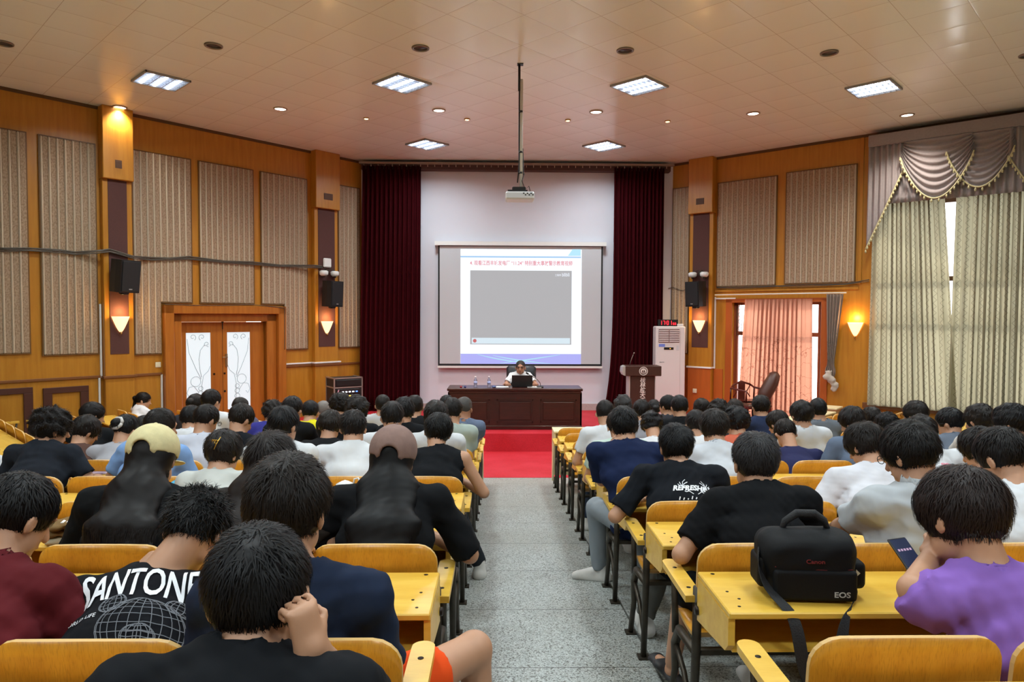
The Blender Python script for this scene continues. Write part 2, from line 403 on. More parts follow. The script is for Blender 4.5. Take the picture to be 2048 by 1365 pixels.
# redder wood below the rail at the pillar
LOWRED = M('reddish lower wainscot wood', 'b85f22', .4, var=.12, scale=3, stretch=(5, 5, .6))
trim('R', 'trim_8', [(0, .45, 0, 1.30), (1.0, 1.2, 0, 1.3)], LOWRED, .02)
trim('R', 'trim_9', [(.47, .98, 0.3, 1.30)], LOWRED, .13)
trim('R', 'trim_10', [(.44, 1.0, 1.30, 1.335)], WHITEP, .15)
trim('R', 'trim_11', [(1.0, 1.03, 1.30, 2.80), (1.0, 1.45, 2.75, 2.78)], WHITEP, .03)
trim('L', 'trim_12', [(1.27, 1.85, 1.40, 1.43), (4.17, 4.20, .3, 1.36)], WHITEP, .03)
trim('L', 'trim_13', [(5.10, 5.13, 1.36, 2.55), (5.13, 5.16, .3, 1.36)], WHITEP, .03)
trim('L', 'trim_14', [(.64, 1.27, 1.40, 1.43)], WHITEP, .15)

# double door on the left wall
def double_door():
    r = empty('door_1', (0, 0, 0)); r['kind'] = 'structure'; r['label'] = 'wooden double doors with frosted scrollwork glass in the left wall'
    b = MB(); z0 = .324
    u0, u1 = 1.88, 4.16
    for a, c_, e, g, w_ in ((u0, u0+.16, z0, 2.55, .12), (u1-.16, u1, z0, 2.55, .12), (u0, u1, 2.40, 2.55, .12), (u0+.16, u0+.36, z0, 2.40, .03), (u1-.32, u1-.16, z0, 2.40, .03), (u0+.16, u1-.16, 2.26, 2.40, .03)):
        b.box(a, c_, -.14, w_, e, g, .01)
    b.build('frame', r, DOORWOOD)
    um = 3.06
    for k, (a, c_) in enumerate(((2.24, um-.004), (um+.004, 3.84))):
        b = MB(); b.mat(DOORWOOD); g0, g1 = (2.52, 2.97) if k == 0 else (3.28, 3.72)
        b.box(a, g0, -.13, -.09, z0, 2.25, .004); b.box(g1, c_, -.13, -.09, z0, 2.25, .004)
        b.box(g0, g1, -.13, -.09, z0, .62, .004); b.box(g0, g1, -.13, -.09, 2.06, 2.25, .004)
        b.mat(SCREWM); h0 = g1+.04 if k == 0 else g0-.075
        for zz in (1.28, .95): b.box(h0, h0+.035, -.092, -.084, zz, zz+.035)
        o = b.build('door_leaf', r)
        g = MB(); g.box(g0-.005, g1+.005, -.115, -.105, .61, 2.07); g.build('frosted_glass', o, GLASSW)
        s = MB(); gx = lambda q: (g0+(g1-g0)*q if k == 1 else g1-(g1-g0)*q)
        def curve(pts, rr=.004):
            s.tube([(gx(px), -.10, pz) for px, pz in pts], rr, 6)
        def spiral(cx, cz, R, a0, a1, shrink=.25, nn=18):
            return [(cx+R*(1-(1-shrink)*i/nn)*math.cos(math.radians(a0+(a1-a0)*i/nn))/(g1-g0), cz+R*(1-(1-shrink)*i/nn)*math.sin(math.radians(a0+(a1-a0)*i/nn))) for i in range(nn+1)]
        curve(spiral(.35, 1.98, .06, -60, 330)); curve(spiral(.72, 1.98, .06, 240, -150)); curve(spiral(.15, 1.85, .05, -40, 300))
        curve([(.08, 1.80), (.25, 1.84), (.42, 1.74), (.48, 1.58), (.45, 1.4), (.38, 1.25)]); curve([(.95, 1.95), (.88, 1.7), (.6, 1.4), (.4, 1.22)])
        curve([(.02, 1.45), (.1, 1.36), (.3, 1.28), (.38, 1.1), (.36, .7)]); curve(spiral(.62, 1.18, .09, 0, 360, 1)); curve(spiral(.42, 1.05, .04, 0, 360, 1)); curve(spiral(.42, .96, .045, 0, 360, 1)); curve(spiral(.42, .86, .05, 0, 360, 1))
        curve([(.5, .98), (.7, 1.1), (.9, 1.08), (.98, .98), (.88, .9), (.8, .95)])
        s.build('scrollwork', o, M('grey etched scroll line', 'a4b0b4', .6))
    b = MB(); b.box(um-.09, um-.05, -.09, -.075, 1.42, 1.66, .004); b.tube([(um-.07, -.075, 1.6), (um-.07, -.04, 1.6), (um+.03, -.035, 1.6)], .009, 8); b.build('door_handle', r, M('brushed brass', 'a89878', .3, .9))
    b = MB(); b.box(um-.006, um+.006, -.09, -.07, 2.12, 2.30); b.box(um-.02, um+.02, -.09, -.075, 2.24, 2.28); b.build('bolt', r, LEGMET)
    wl(r, 'L')
GLASSW = bpy.data.materials.new('glowing frosted glass'); GLASSW.use_nodes = True
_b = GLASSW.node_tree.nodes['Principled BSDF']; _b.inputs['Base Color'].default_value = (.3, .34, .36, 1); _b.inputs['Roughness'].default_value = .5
_b.inputs['Emission Color'].default_value = (.86, .95, 1, 1); _b.inputs['Emission Strength'].default_value = .72  # daylight behind the door panes is put in as the glass's own glow
double_door()
# dim corridor board behind the left doors so the opening is closed
b = MB(); b.box(2.2, 3.9, -.9, -.85, 0, 2.6); tagS(wl(b.build('wall_corridor', m=PLASTER), 'L'))

PANE = bpy.data.materials.new('clear window glass'); PANE.use_nodes = True; _t = PANE.node_tree; _t.nodes.clear()
_o = _t.nodes.new('ShaderNodeOutputMaterial'); _m = _t.nodes.new('ShaderNodeMixShader'); _a = _t.nodes.new('ShaderNodeBsdfTransparent'); _g = _t.nodes.new('ShaderNodeBsdfGlossy')
_g.inputs['Roughness'].default_value = .02; _m.inputs[0].default_value = .07; _t.links.new(_a.outputs[0], _m.inputs[1]); _t.links.new(_g.outputs[0], _m.inputs[2]); _t.links.new(_m.outputs[0], _o.inputs[0])
# right side door (french door behind curtains) and window frames
def glazed(name, u0, u1, z0, z1, muls, rows, col, label):
    r = empty(name, (0, 0, 0)); r['kind'] = 'structure'; r['label'] = label
    b = MB(); t = .05
    b.box(-u1, -u1+t, -.16, -.10, z0, z1); b.box(-u0-t, -u0, -.16, -.10, z0, z1); b.box(-u1, -u0, -.16, -.10, z1-t, z1); b.box(-u1, -u0, -.16, -.10, z0, z0+t)
    for m in muls: b.box(-m-t/2, -m+t/2, -.16, -.10, z0, z1)
    for z in rows: b.box(-u1, -u0, -.165, -.095, z-.04, z+.04)
    b.build('window_frame', r, col)
    g = MB(); g.box(-u1+t, -u0-t, -.132, -.128, z0+t, z1-t); g.build('glass_pane', r, PANE); wl(r, 'R')
glazed('window_1', 4.02, 6.75, .84, 5.35, (4.7, 5.4, 6.08), (2.33, 3.06, 4.4), M('brown window frame', '6a4a34', .5), 'tall framed window behind the olive curtains')
glazed('door_2', 1.38, 3.12, .33, 2.68, (1.44, 2.25, 3.06), (2.05,), M('red brown door frame', '8a4a2c', .45), 'glazed side door behind the salmon curtains')
trim('R', 'trim_15', [(1.25, 1.38, .33, 2.74), (3.12, 3.25, .33, 2.74), (1.25, 3.25, 2.68, 2.76)], M('side door casing', 'a8541e', .4), .03)
trim('R', 'trim_16', [(3.88, 7.0, .74, .84)], M('dark window sill', '6e4426', .4), .08)
# iron grille strip beside the glazed door, seen past the curtain
b = MB()
for i in range(9): b.tube([(-1.47-.045*(i % 2), -.08, 2.05+.07*i-.03), (-1.52+.045*(i % 2), -.08, 2.05+.07*i+.03)], .005, 5)
b.tube([(-1.45, -.08, 2.0), (-1.45, -.08, 2.66)], .006, 6); b.tube([(-1.54, -.08, 2.0), (-1.54, -.08, 2.66)], .006, 6)
wl(tagS(b.build('window_grille', m=LEGMET)), 'R')

def drape(u0, u1, z0, z1, w0, amp, folds, ub0=None, ub1=None, nz=10, seed=0, flare=0):
    """a pleated cloth hanging from u0..u1 at the top to ub0..ub1 at the bottom; local x=-u frame when side is R"""
    ub0 = u0 if ub0 is None else ub0; ub1 = u1 if ub1 is None else ub1
    rr = random.Random(seed); ph = [rr.uniform(-.5, .5) for _ in range(folds+2)]
    def fn(a, t):
        z = z1+(z0-z1)*t; L_, R_ = u0+(ub0-u0)*t, u1+(ub1-u1)*t
        i = int(a*folds); q = a*folds
        A = amp*(.75+.35*math.sin(ph[min(i, folds)]*6))*(1+.25*t)
        y = w0+A*math.sin(2*math.pi*q+.6*math.sin(t*3+ph[min(i, folds)]))
        x = L_+(R_-L_)*a+.26*(u1-u0)/folds*math.sin(4*math.pi*q)*min(1, 4*a, 4*(1-a))
        return (x, y, z), (0, 1, 0)
    return sheet(fn, folds*14, nz)
# stage curtains
for (x0, x1, b0, b1, lab) in ((-3.18, -1.94, -3.27, -1.97, 'dark red velvet stage curtain left of the projection screen'), (2.18, 3.25, 2.0, 3.30, 'dark red velvet stage curtain right of the projection screen')):
    def fn(a, t, x0=x0, x1=x1, b0=b0, b1=b1):
        z = 5.56+(.34-5.56)*t; s_ = t**6 if b0 > 0 else t
        X = x0+(b0-x0)*s_+((x1-x0)+((b1-b0)-(x1-x0))*s_)*a
        return (X, 14.66-.045*math.sin(2*math.pi*a*13+.5*math.sin(a*40)), z), (0, -1, 0)
    o = sheet(fn, 104, 16, .006).build('stage_curtain', m=VELVET); tag(o, lab, 'curtain', 'dark red stage curtains')
b = MB(); b.box(-3.25, 3.46, 14.62, 14.70, 5.60, 5.64); r = b.build('curtain_track', m=M('track wood', '8a7a6c', .5)); tag(r, 'long curtain track above the stage screen and red curtains', 'curtain rail')
b = MB()
for i in range(44):
    x = -3.15+i*.15; b.tube([(x, 14.66, 5.61), (x, 14.66, 5.55)], .008, 5)
b.build('hook', r, M('track hooks', 'c8b8a8', .4, .5))
b = MB(); b.box(-3.22, 3.40, 14.70, 14.90, 5.50, 5.60); tagS(b.build('trim_17', m=M('dark pelmet board', '4a2a22', .6)))

# projection screen
scr = empty('projection_screen', (.2, 14.8, 1.25), 0, 'wide white pull-down projection screen with black border showing a slide', 'projection screen')
YS = -.02
def rect(x0, x1, z0, z1, y, th=.002): b = MB(); b.box(x0-.2, x1-.2, y-14.8-th, y-14.8, z0-1.25, z1-1.25); return b
def srect(px0, py0, px1, py1, y=14.775):
    a, c_ = onY(px0, py0, y), onY(px1, py1, y); return a.x, c_.x, c_.z, a.z
rect(-1.66, 2.04, 3.90, 3.985, 14.86, .12).build('housing', scr, WHITEP)
rect(-1.59, 1.97, 1.30, 3.90, 14.80, .006).build('black_border', scr, M('black screen border', '151519', .7))
rect(-1.555, 1.935, 1.345, 3.885, 14.794, .004).build('screen_fabric', scr, M('screen fabric', 'c2c6cc', .85))
rect(-1.60, 1.98, 1.255, 1.30, 14.81, .03).build('bottom_bar', scr, WHITEP)
def EM(name, col, s):
    m = M(name, col, .8, emit=s); m.node_tree.nodes['Principled BSDF'].inputs['Base Color'].default_value = tuple(x*.12 for x in H(col)[:3])+(1,); return m
x0, x1, z0, z1 = srect(921, 498, 1162, 729)
sl = rect(x0, x1, z0, z1, 14.789).build('slide', scr, EM('slide white', 'f4faff', 1.0))
def sub(name, px0, py0, px1, py1, m, y=14.786): return rect(*srect(px0, py0, px1, py1), y, .0012).build(name, sl if False else scr, m)
sub('video_area', 940.5, 541, 1142.5, 690, EM('video grey', 'b2b2b5', .9))
sub('control_bar', 943.5, 676, 1140, 688.5, EM('video bar', 'd8eaf4', .92), 14.784)
sub('header_line', 921, 512, 1162, 516.5, EM('header blue', 'a9cdf0', .95))
bb = sub('footer_band', 921, 708, 1162, 729, EM('footer violet', 'aeb0f4', .95))
b = MB()
for pts in ([(955, 709), (1000, 722), (1060, 727)], [(1000, 727), (1060, 720), (1120, 710)], [(985, 711), (1030, 722), (1100, 728)]):
    P = [onY(x, y, 14.784)-Vector((.2, 14.8, 1.25)) for x, y in pts]; Q = []
    for i in range(13):
        t = i/12; Q.append(P[0]*(1-t)**2+P[1]*2*t*(1-t)+P[2]*t*t)
    b.tube(Q, [.004+.010*math.sin(math.pi*i/12) for i in range(13)], 6)
for v in range(len(b.v)): b.v[v] = (b.v[v][0], b.v[v][1]*.1-.9*.016, b.v[v][2])
b.build('footer_swoosh', scr, EM('footer cyan', 'b8ecff', .85))
b = MB(); P = [onY(x, y, 14.784)-Vector((.2, 14.8, 1.25)) for x, y in ((1145, 499), (1161.5, 499), (1161.5, 512), (1136, 512))]
b.prism([(p.x, p.z) for p in P], -.016, -.0145, 'y'); b.build('header_corner', scr, EM('header corner cyan', 'b4e4f8', .95))
b = MB(); c0 = onY(949.5, 682, 14.782)-Vector((.2, 14.8, 1.25))
b.prism([(c0.x+.04*math.cos(a*.4488), c0.z+.04*math.sin(a*.4488)) for a in range(14)], -.020, -.018, 'y'); b.build('play_badge', scr, EM('play badge', 'e07878', .7))
def text(s, size, mat, name, parent=None, extrude=.002, align='CENTER', shear=0, space=1, bold=0):
    cu = bpy.data.curves.new('t', 'FONT'); cu.body = s; cu.size = size; cu.extrude = extrude; cu.align_x = align; cu.align_y = 'CENTER'
    cu.shear = shear; cu.space_character = space; cu.offset = bold; cu.resolution_u = 3
    o = bpy.data.objects.new('t', cu); C.objects.link(o); bpy.context.view_layer.update()
    me = bpy.data.meshes.new_from_object(o.evaluated_get(bpy.context.evaluated_depsgraph_get())); bpy.data.objects.remove(o)
    me.materials.clear(); me.materials.append(mat); return link(name, me, parent)
def fit(o, x0, x1, z0=None, z1=None):
    """scale the text mesh (in its own xy) so it spans the given box"""
    xs = [v.co.x for v in o.data.vertices]; ys = [v.co.y for v in o.data.vertices]
    if not xs: return o
    sx = (x1-x0)/(max(xs)-min(xs)); sy = sx if z0 is None else (z1-z0)/(max(ys)-min(ys))
    for v in o.data.vertices:
        v.co.x = (v.co.x-min(xs))*sx+x0; v.co.y = (v.co.y-min(ys))*sy+(z0 or 0)
    return o
def slide_text(s, px0, py0, px1, py1, m, name, y=14.786):
    a, c_, d, e = srect(px0, py0, px1, py1, y); t = text(s, .1, m, name, scr, .0006, bold=.0012)
    fit(t, a-.2, c_-.2, d-1.25, e-1.25); t.rotation_euler = (math.pi/2, 0, 0); t.location = (0, y-14.8-.002, 0)
slide_text('4. 观看江西丰城发电厂 “11.24” 特别重大事故警示教育视频', 940, 521, 1145, 532, EM('title red', 'e08a98', .95), 'slide_title')
slide_text('bilibili', 1124, 546, 1139, 553.5, EM('corner mark', 'eef4ff', .9), 'corner_mark', 14.783)
slide_text('工程师', 1110, 548.5, 1122, 553, EM('corner mark', 'eef4ff', .9), 'corner_name', 14.783)

# lecture desk
ld = empty('lecture_desk', (.025, 12.3, .324), 0, 'dark mahogany panelled lecture desk on the stage below the screen', 'desk')
b = MB(); b.box(-1.23, 1.23, 0, .62, .70, .75, .01); b.box(-1.20, 1.20, .01, .60, .66, .70, .005); b.build('top', ld, DESKRED)
b = MB(); b.box(-1.215, 1.215, .02, .05, .0, .68, .004); b.box(-1.215, -1.18, .02, .58, 0, .68, .004); b.box(1.18, 1.215, .02, .58, 0, .68, .004); b.box(-1.22, 1.22, .0, .06, 0, .07, .006); b.build('body', ld, DESKRED)
for xx in (-.79, 0, .79):
    b = MB(); 
    b.box(xx-.33, xx+.33, .004, .02, .13, .15); b.box(xx-.33, xx+.33, .004, .02, .53, .55); b.box(xx-.33, xx-.31, .004, .02, .13, .55); b.box(xx+.31, xx+.33, .004, .02, .13, .55); b.box(xx-.28, xx+.28, .008, .02, .18, .50, .006)
    b.build('front_panel', ld, DESKRED)

# lectern
le = empty('lectern', (2.47, 12.9, .324), 0, 'dark brown lectern with round white emblem and vertical white characters', 'lectern')
LECT = M('lectern brown', '40251d', .4, var=.15, scale=6, stretch=(6, 6, 1))
b = MB(); b.box(-.33, .35, -.02, .38, .93, 1.12, .008); b.build('top', le, LECT)
b = MB(); b.box(-.235, .235, .03, .34, .0, .93, .008); b.build('column', le, LECT)
b = MB(); b.box(-.36, .36, -.03, .45, 0, .05, .01); b.build('base', le, LECT)
b = MB(); b.box(-.262, -.235, .03, .32, .02, .93, .004); b.box(.235, .25, .03, .32, .02, .93, .004); b.prism([(-.33, 1.12), (-.38, 1.10), (-.39, 1.0), (-.36, .94), (-.33, .93)], .02, .3, 'y'); b.build('silver_edge', le, M('silver lectern edge', 'c0bcb8', .35, .4))
def disc(cx, cz, r0, r1, y0, y1, n_=28, a0=0, a1=360):
    b = MB(); k = n_; full = a1-a0 >= 360
    P = [math.radians(a0+(a1-a0)*i/k) for i in range(k+1)]
    for i in range(k):
        q = [(cx+r0*math.cos(P[i]), cz+r0*math.sin(P[i])), (cx+r1*math.cos(P[i]), cz+r1*math.sin(P[i])), (cx+r1*math.cos(P[i+1]), cz+r1*math.sin(P[i+1])), (cx+r0*math.cos(P[i+1]), cz+r0*math.sin(P[i+1]))]
        b.prism(q, y0, y1, 'y')
    return b
EMB = M('emblem white', 'e2ded8', .5)
b = disc(.005, 1.025, .072, .082, -.026, -.02); b2 = disc(.005, 1.025, .001, .052, -.026, -.02, 24)
b.v += []; base = len(b.v); b.add(b2.v, b2.f)
for i in range(14):
    a = math.radians(25*i-70)
    if i < 13: b.box(.005+.062*math.cos(a)-.004, .005+.062*math.cos(a)+.004, -.026, -.02, 1.025+.062*math.sin(a)-.004, 1.025+.062*math.sin(a)+.004)
b.build('emblem', le, EMB)
b = MB(); b.prism([(-.03, 1.005), (-.008, 1.06), (.004, 1.005)], -.029, -.026, 'y'); b.prism([(.04, 1.005), (.018, 1.06), (.006, 1.005)], -.029, -.026, 'y'); b.prism([(-.035, .995), (.045, .995), (.03, .985), (-.02, .985)], -.029, -.026, 'y'); b.build('emblem_mark', le, LECT)
for i, ch in enumerate('桂林航天工业学院'):
    t = text(ch, .105, EMB, 'character', le, .001, shear=.15, bold=.0015); t.rotation_euler = (math.pi/2, 0, 0); t.location = (.0, .027, .845-i*.095)
b = MB(); b.tube([(-.24, .1, 1.12), (-.22, .1, 1.2), (-.17, .08, 1.34)], .005, 6); b.tube([(-.17, .08, 1.34), (-.155, .072, 1.375)], .011, 8); b.build('gooseneck_microphone', le, M('mic metal', '8a8078', .35, .7))

# standing air conditioner
ac = empty('air_conditioner', (3.32, 14.2, .324), 0, 'tall white floor-standing air conditioner beside the right red curtain', 'air conditioner')
b = MB(); b.box(-.31, .31, 0, .30, .05, 1.86, .02); b.box(-.29, .29, .02, .28, 0, .06); b.build('cabinet', ac, M('ac white', 'dcd4d4', .35))
b = MB(); b.box(-.255, .18, -.006, .0, 1.52, 1.80); b.build('grille', ac, M('ac grille dark', '7a5a58', .6))
b = MB()
for k in range(7): b.box(-.25, -.045, -.02, -.004, 1.535+k*.037, 1.555+k*.037, .002); b.box(-.03, .175, -.02, -.004, 1.535+k*.037, 1.555+k*.037, .002)
b.build('louvre', ac, M('ac louvre', 'd8cccc', .4))
b = MB(); b.box(-.14, .06, -.006, 0, 1.37, 1.42); b.build('display', ac, M('ac display', '1c1816', .3))
b = MB(); b.box(-.02, .0, -.009, -.005, 1.385, 1.405); b.build('indicator', ac, EM('ac lamp', 'ffb040', 1.5))
b = MB(); b.box(-.25, -.12, -.003, 0, 1.43, 1.49); b.build('sticker', ac, M('blue sticker', '6f86d8', .5))
b = MB(); b.box(.12, .17, -.003, 0, 1.36, 1.46); b.build('sticker', ac, M('pale sticker', 'c8c8cc', .5))
t = text('Aucma', .035, M('ac logo grey', '6a6a70', .4), 'logo', ac, .001); t.rotation_euler = (math.pi/2, 0, 0); t.location = (-.18, -.002, 1.11)
b = MB(); b.box(.2, .202, -.003, .0, .1, 1.8); b.build('seam', ac, M('ac seam', 'a8a0a0', .5))
# LED clock
ck = empty('led_clock', (3.28, 14.28, 2.184), 0, 'black digital clock with red digits 17:01 on top of the air conditioner', 'clock')
b = MB(); b.box(-.21, .21, 0, .05, 0, .14, .006); b.build('case', ck, BLACKM)
RED = EM('red led', 'ff2030', 4)
def seg7(b, x, z, w, h, segs, t):
    S = {'a': (x, x+w, z+h-t, z+h), 'g': (x, x+w, z+h/2-t/2, z+h/2+t/2), 'd': (x, x+w, z, z+t), 'f': (x, x+t, z+h/2, z+h), 'b': (x+w-t, x+w, z+h/2, z+h), 'e': (x, x+t, z, z+h/2), 'c': (x+w-t, x+w, z, z+h/2)}
    for q in segs: a, c_, e, g = S[q]; b.box(a, c_, -.004, 0, e, g)
DG = {'1': 'bc', '7': 'abc', '0': 'abcdef', '5': 'afgcd', '8': 'abcdefg'}
for i, ch in enumerate('1701'):
    b = MB(); seg7(b, -.17+i*.065+(.012 if i > 1 else 0), .03, .038, .085, DG[ch], .008); b.build('digit', ck, RED)
for i, ch in enumerate('58'):
    b = MB(); seg7(b, .10+i*.04, .03, .025, .045, DG[ch], .006); b.build('digit', ck, RED)
b = MB(); b.box(-.05, -.042, -.004, 0, .055, .063); b.box(-.05, -.042, -.004, 0, .085, .093); b.build('colon', ck, RED)
b = MB(); b.box(3.47, 3.59, 14.22, 14.32, 2.184, 2.235, .006); tag(b.build('white_box', m=WHITEP), 'small white box beside the digital clock on the air conditioner', 'box')

# amplifier rack
rk = empty('amplifier_rack', (-3.2, 13.3, .324), math.radians(33), 'black flight-case rack of amplifiers with lit buttons left of the stage curtain', 'equipment rack')
CASE = M('black flight case', '1c1a1a', .6); ALU = M('aluminium edge', 'b0b0b0', .35, .8)
b = MB(); b.box(-.28, .28, 0, .45, .05, .84, .005); b.build('case', rk, CASE)
b = MB()
for x in (-.28, .28):
    for y in (0, .45): b.box(x-.012, x+.012, y-.012, y+.012, .05, .85)
for z in (.05, .66, .84):
    b.box(-.29, .29, -.012, .012, z-.012, z+.012); b.box(-.292, -.268, 0, .46, z-.012, z+.012); b.box(.268, .292, 0, .46, z-.012, z+.012)
b.build('edge', rk, ALU)
for x in (-.22, .22):
    for y in (.06, .39): b = MB(); b.lathe([(.0, 0), (.03, 0), (.03, .05), (0, .05)], (x, y, 0), 10); b.build('caster', rk, BLACKM)
b = MB(); b.box(-.25, .25, -.02, 0, .69, .81, .004); b.build('mixer', rk, BLACKM)
for z, nm in ((.58, 'amplifier'), (.46, 'amplifier'), (.30, 'amplifier'), (.16, 'amplifier')):
    b = MB(); b.box(-.24, .24, -.025, 0, z-.045, z+.05, .004); b.build(nm, rk, BLACKM)
cols = [('white light', 'e8f0ff'), ('white light', 'e8f0ff'), ('white light', 'e8f0ff'), ('white light', 'e8f0ff'), ('blue light', '6090ff'), ('green light', '50e070'), ('green light', '50e070'), ('yellow light', 'ffe060'), ('red light', 'ff5040')]
for i in range(9):
    x = -.12+(i % 5)*.07; z = .575 if i < 5 else .495
    b = MB(); b.box(x-.02, x+.02, -.03, -.025, z-.012, z+.012); b.build('button_light', rk, EM(*cols[i], 2.2))
b = MB(); b.tube([(-.2, -.03, .62), (-.24, -.06, .55), (-.22, -.05, .42), (-.24, -.03, .3)], .01, 6); b.build('cable', rk, M('pink cable', 'c08090', .5))

# projector on ceiling pole
pj = empty('ceiling_projector', (.0, 9.1, CZ), 0, 'white projector hanging from the ceiling on a long white pole', 'projector')
b = MB(); b.box(-.04, .04, -.04, .04, -.012, 0); b.tube([(-.012, 0, -.01), (-.012, 0, -.35)], .016, 8); b.build('ceiling_bracket', pj, BLACKM)
pz = onY(1048, 378, 9.1).z-CZ
b = MB(); b.tube([(.018, 0, -.2), (.018, 0, pz+.02)], .021, 12); b.build('pole', pj, M('pole white', 'd8d4cc', .4))
b = MB(); b.tube([(-.01, .005, -.3), (-.012, .0, -.9), (-.008, 0, -1.3), (-.012, 0, pz+.25), (-.03, 0, pz+.08)], .009, 6); b.tube([(.04, 0, -1.1), (.05, 0, -1.45), (.06, 0, pz+.2), (.03, -.02, pz+.1), (.07, -.05, pz-.02), (.12, -.04, pz+.03), (.14, 0, pz-.04)], .006, 6); b.build('cable', pj, BLACKM)
for z in (-.62, -1.15, -1.42):
    b = MB(); b.lathe([(.026, -.012), (.026, .012)], (.012, 0, z), 12); b.build('clamp', pj, BLACKM)
b = MB(); b.box(-.16, .1, -.1, .1, pz-.045, pz-.03); b.box(-.1, .08, -.05, .05, pz-.03, pz+.02, .01); b.build('mount_plate', pj, BLACKM)
b = MB(); b.box(-.19, .19, -.14, .14, pz-.16, pz-.055, .02); b.build('body', pj, M('projector white', 'd4d6d8', .35))
b = MB(); b.tube([(-.06, .14, pz-.11), (-.06, .165, pz-.11)], .035, 16); b.build('lens', pj, M('lens glass', '202028', .1))
b = MB()
for i in range(6): b.box(.04+.024*i, .058+.024*i, -.145, -.139, pz-.09-.02*(i % 2), pz-.075-.02*(i % 2))
b.build('port', pj, BLACKM)

# speakers, sconces and the small white things on the pillars
def speaker(side, u, z, label, tilt, yawd, w_=.36, h_=.52):
    s = 1 if side == 'L' else -1
    r = empty('wall_speaker', (s*u, .34, z), 0, label, 'loudspeaker', 'black loudspeakers on the pillars')
    r.rotation_euler = (math.radians(tilt), 0, math.radians(yawd))
    b = MB(); b.prism([(-w_/2, .0), (-w_/2+.03, -.14), (w_/2-.03, -.14), (w_/2, 0), (w_/2, .12), (-w_/2, .12)], -h_/2, h_/2); b.build('cabinet', r, BLACKM)
    b = MB(); b.box(-w_/2+.02, w_/2-.02, .12, .135, -h_/2+.02, h_/2-.02, .006); b.build('grille', r, M('speaker grille', '1a1a1c', .8, bump=.3, scale=200))
    b = MB(); b.box(-.03, .03, .135, .137, -h_/2+.05, -h_/2+.065); b.build('badge', r, M('badge grey', '9a9a98', .4))
    b = MB(); b.box(-.05, .05, -.22, -.1, -.06, .06); b.tube([(-.06, 0, -h_/2-.03), (.06, 0, -h_/2-.03)], .012, 6); b.box(-.05, .05, -.05, .05, -h_/2-.03, -h_/2); b.build('bracket', r, BLACKM)
    wl(r, side)
speaker('L', 4.85, 3.02-.02, 'black loudspeaker tilted down on the pillar left of the double doors', -6, 22)
speaker('L', .97, 2.82, 'black loudspeaker on the pillar right of the double doors', -3, 15)
speaker('R', .73, 2.86, 'black loudspeaker on the pillar beside the side door', -3, -15)
SHADE = M('glowing sconce glass', 'ffd8a0', .4, emit=1.6)
def sconce(side, u, z, w0, label, sc=1):
    s = 1 if side == 'L' else -1
    r = empty('wall_sconce', (s*u, w0, z), 0, label, 'wall lamp', 'glass cone wall lamps')
    nn = 14
    def fn(a, t):
        R = (.115*(1-t)**.8+.02)*sc; an = math.pi*a
        return ((R*math.cos(an)), .01+R*.9*math.sin(an), .09-.25*t*sc), (math.cos(an), math.sin(an), 0)
    sheet(fn, nn, 8, .004).build('lamp_shade', r, SHADE)
    b = MB(); b.box(-.05, .05, 0, .012, -.1, .08, .004); b.tube([(0, .03, -.17*sc), (0, .03, -.2*sc)], [.02, .012], 8); b.build('backplate', r, M('sconce brass', 'b08a50', .35, .8))
    L = bpy.data.lights.new('lamp light', 'POINT'); L.energy = SCONCE_W; L.color = (1, .55, .2); L.shadow_soft_size = .05
    lo = bpy.data.objects.new('lamp_light', L); C.objects.link(lo); lo.parent = r; lo.location = (0, .12, .17)
    wl(r, side)
ua, za = onW('L', 233, 650); sconce('L', 4.86, 2.26, .13, 'lit cone wall lamp under the tilted loudspeaker left of the doors')
sconce('L', .98, 2.17, .13, 'lit cone wall lamp under the loudspeaker right of the double doors')
sconce('R', .72, 2.22, .13, 'lit cone wall lamp under the loudspeaker by the side door')
u_, z_ = onW('R', 1711, 655); sconce('R', u_, z_, 0, 'lit cone wall lamp between side door curtain and big window')
b = MB(); b.box(.87, 1.06, .13, .17, 3.36, 3.55, .03); o = b.build('wireless_access_point', m=WHITEP); tag(o, 'white square wireless access point above the emergency lamps', 'access point'); wl(o, 'L')
def twin(side, u, z, label):
    s = 1 if side == 'L' else -1
    r = empty('emergency_light', (s*u, .13, z), 0, label, 'emergency light', 'twin white emergency lamps')
    for dx in (-.13, .13):
        b = MB(); b.lathe([(.0, -.06), (.05, -.06), (.085, -.03), (.09, .03), (.06, .05), (0, .05)], (dx, .1, 0), 16); b.build('lamp_head', r, WHITEP)
        b = MB(); b.lathe([(.0, -.09), (.02, -.09), (.03, -.06)], (dx, .1, 0), 10); b.build('lens', r, LEGMET)
    b = MB(); b.tube([(-.13, .1, .06), (-.05, .03, .09), (0, 0, .05), (.05, .03, .09), (.13, .1, .06)], .008, 6); b.box(-.04, .04, 0, .03, -.01, .08); b.build('bracket', r, LEGMET)
    wl(r, side)
twin('L', .97, 3.24, 'twin round white emergency lamps above the right loudspeaker of the left wall'); twin('R', .73, 3.27, 'twin round white emergency lamps above the loudspeaker by the side door')
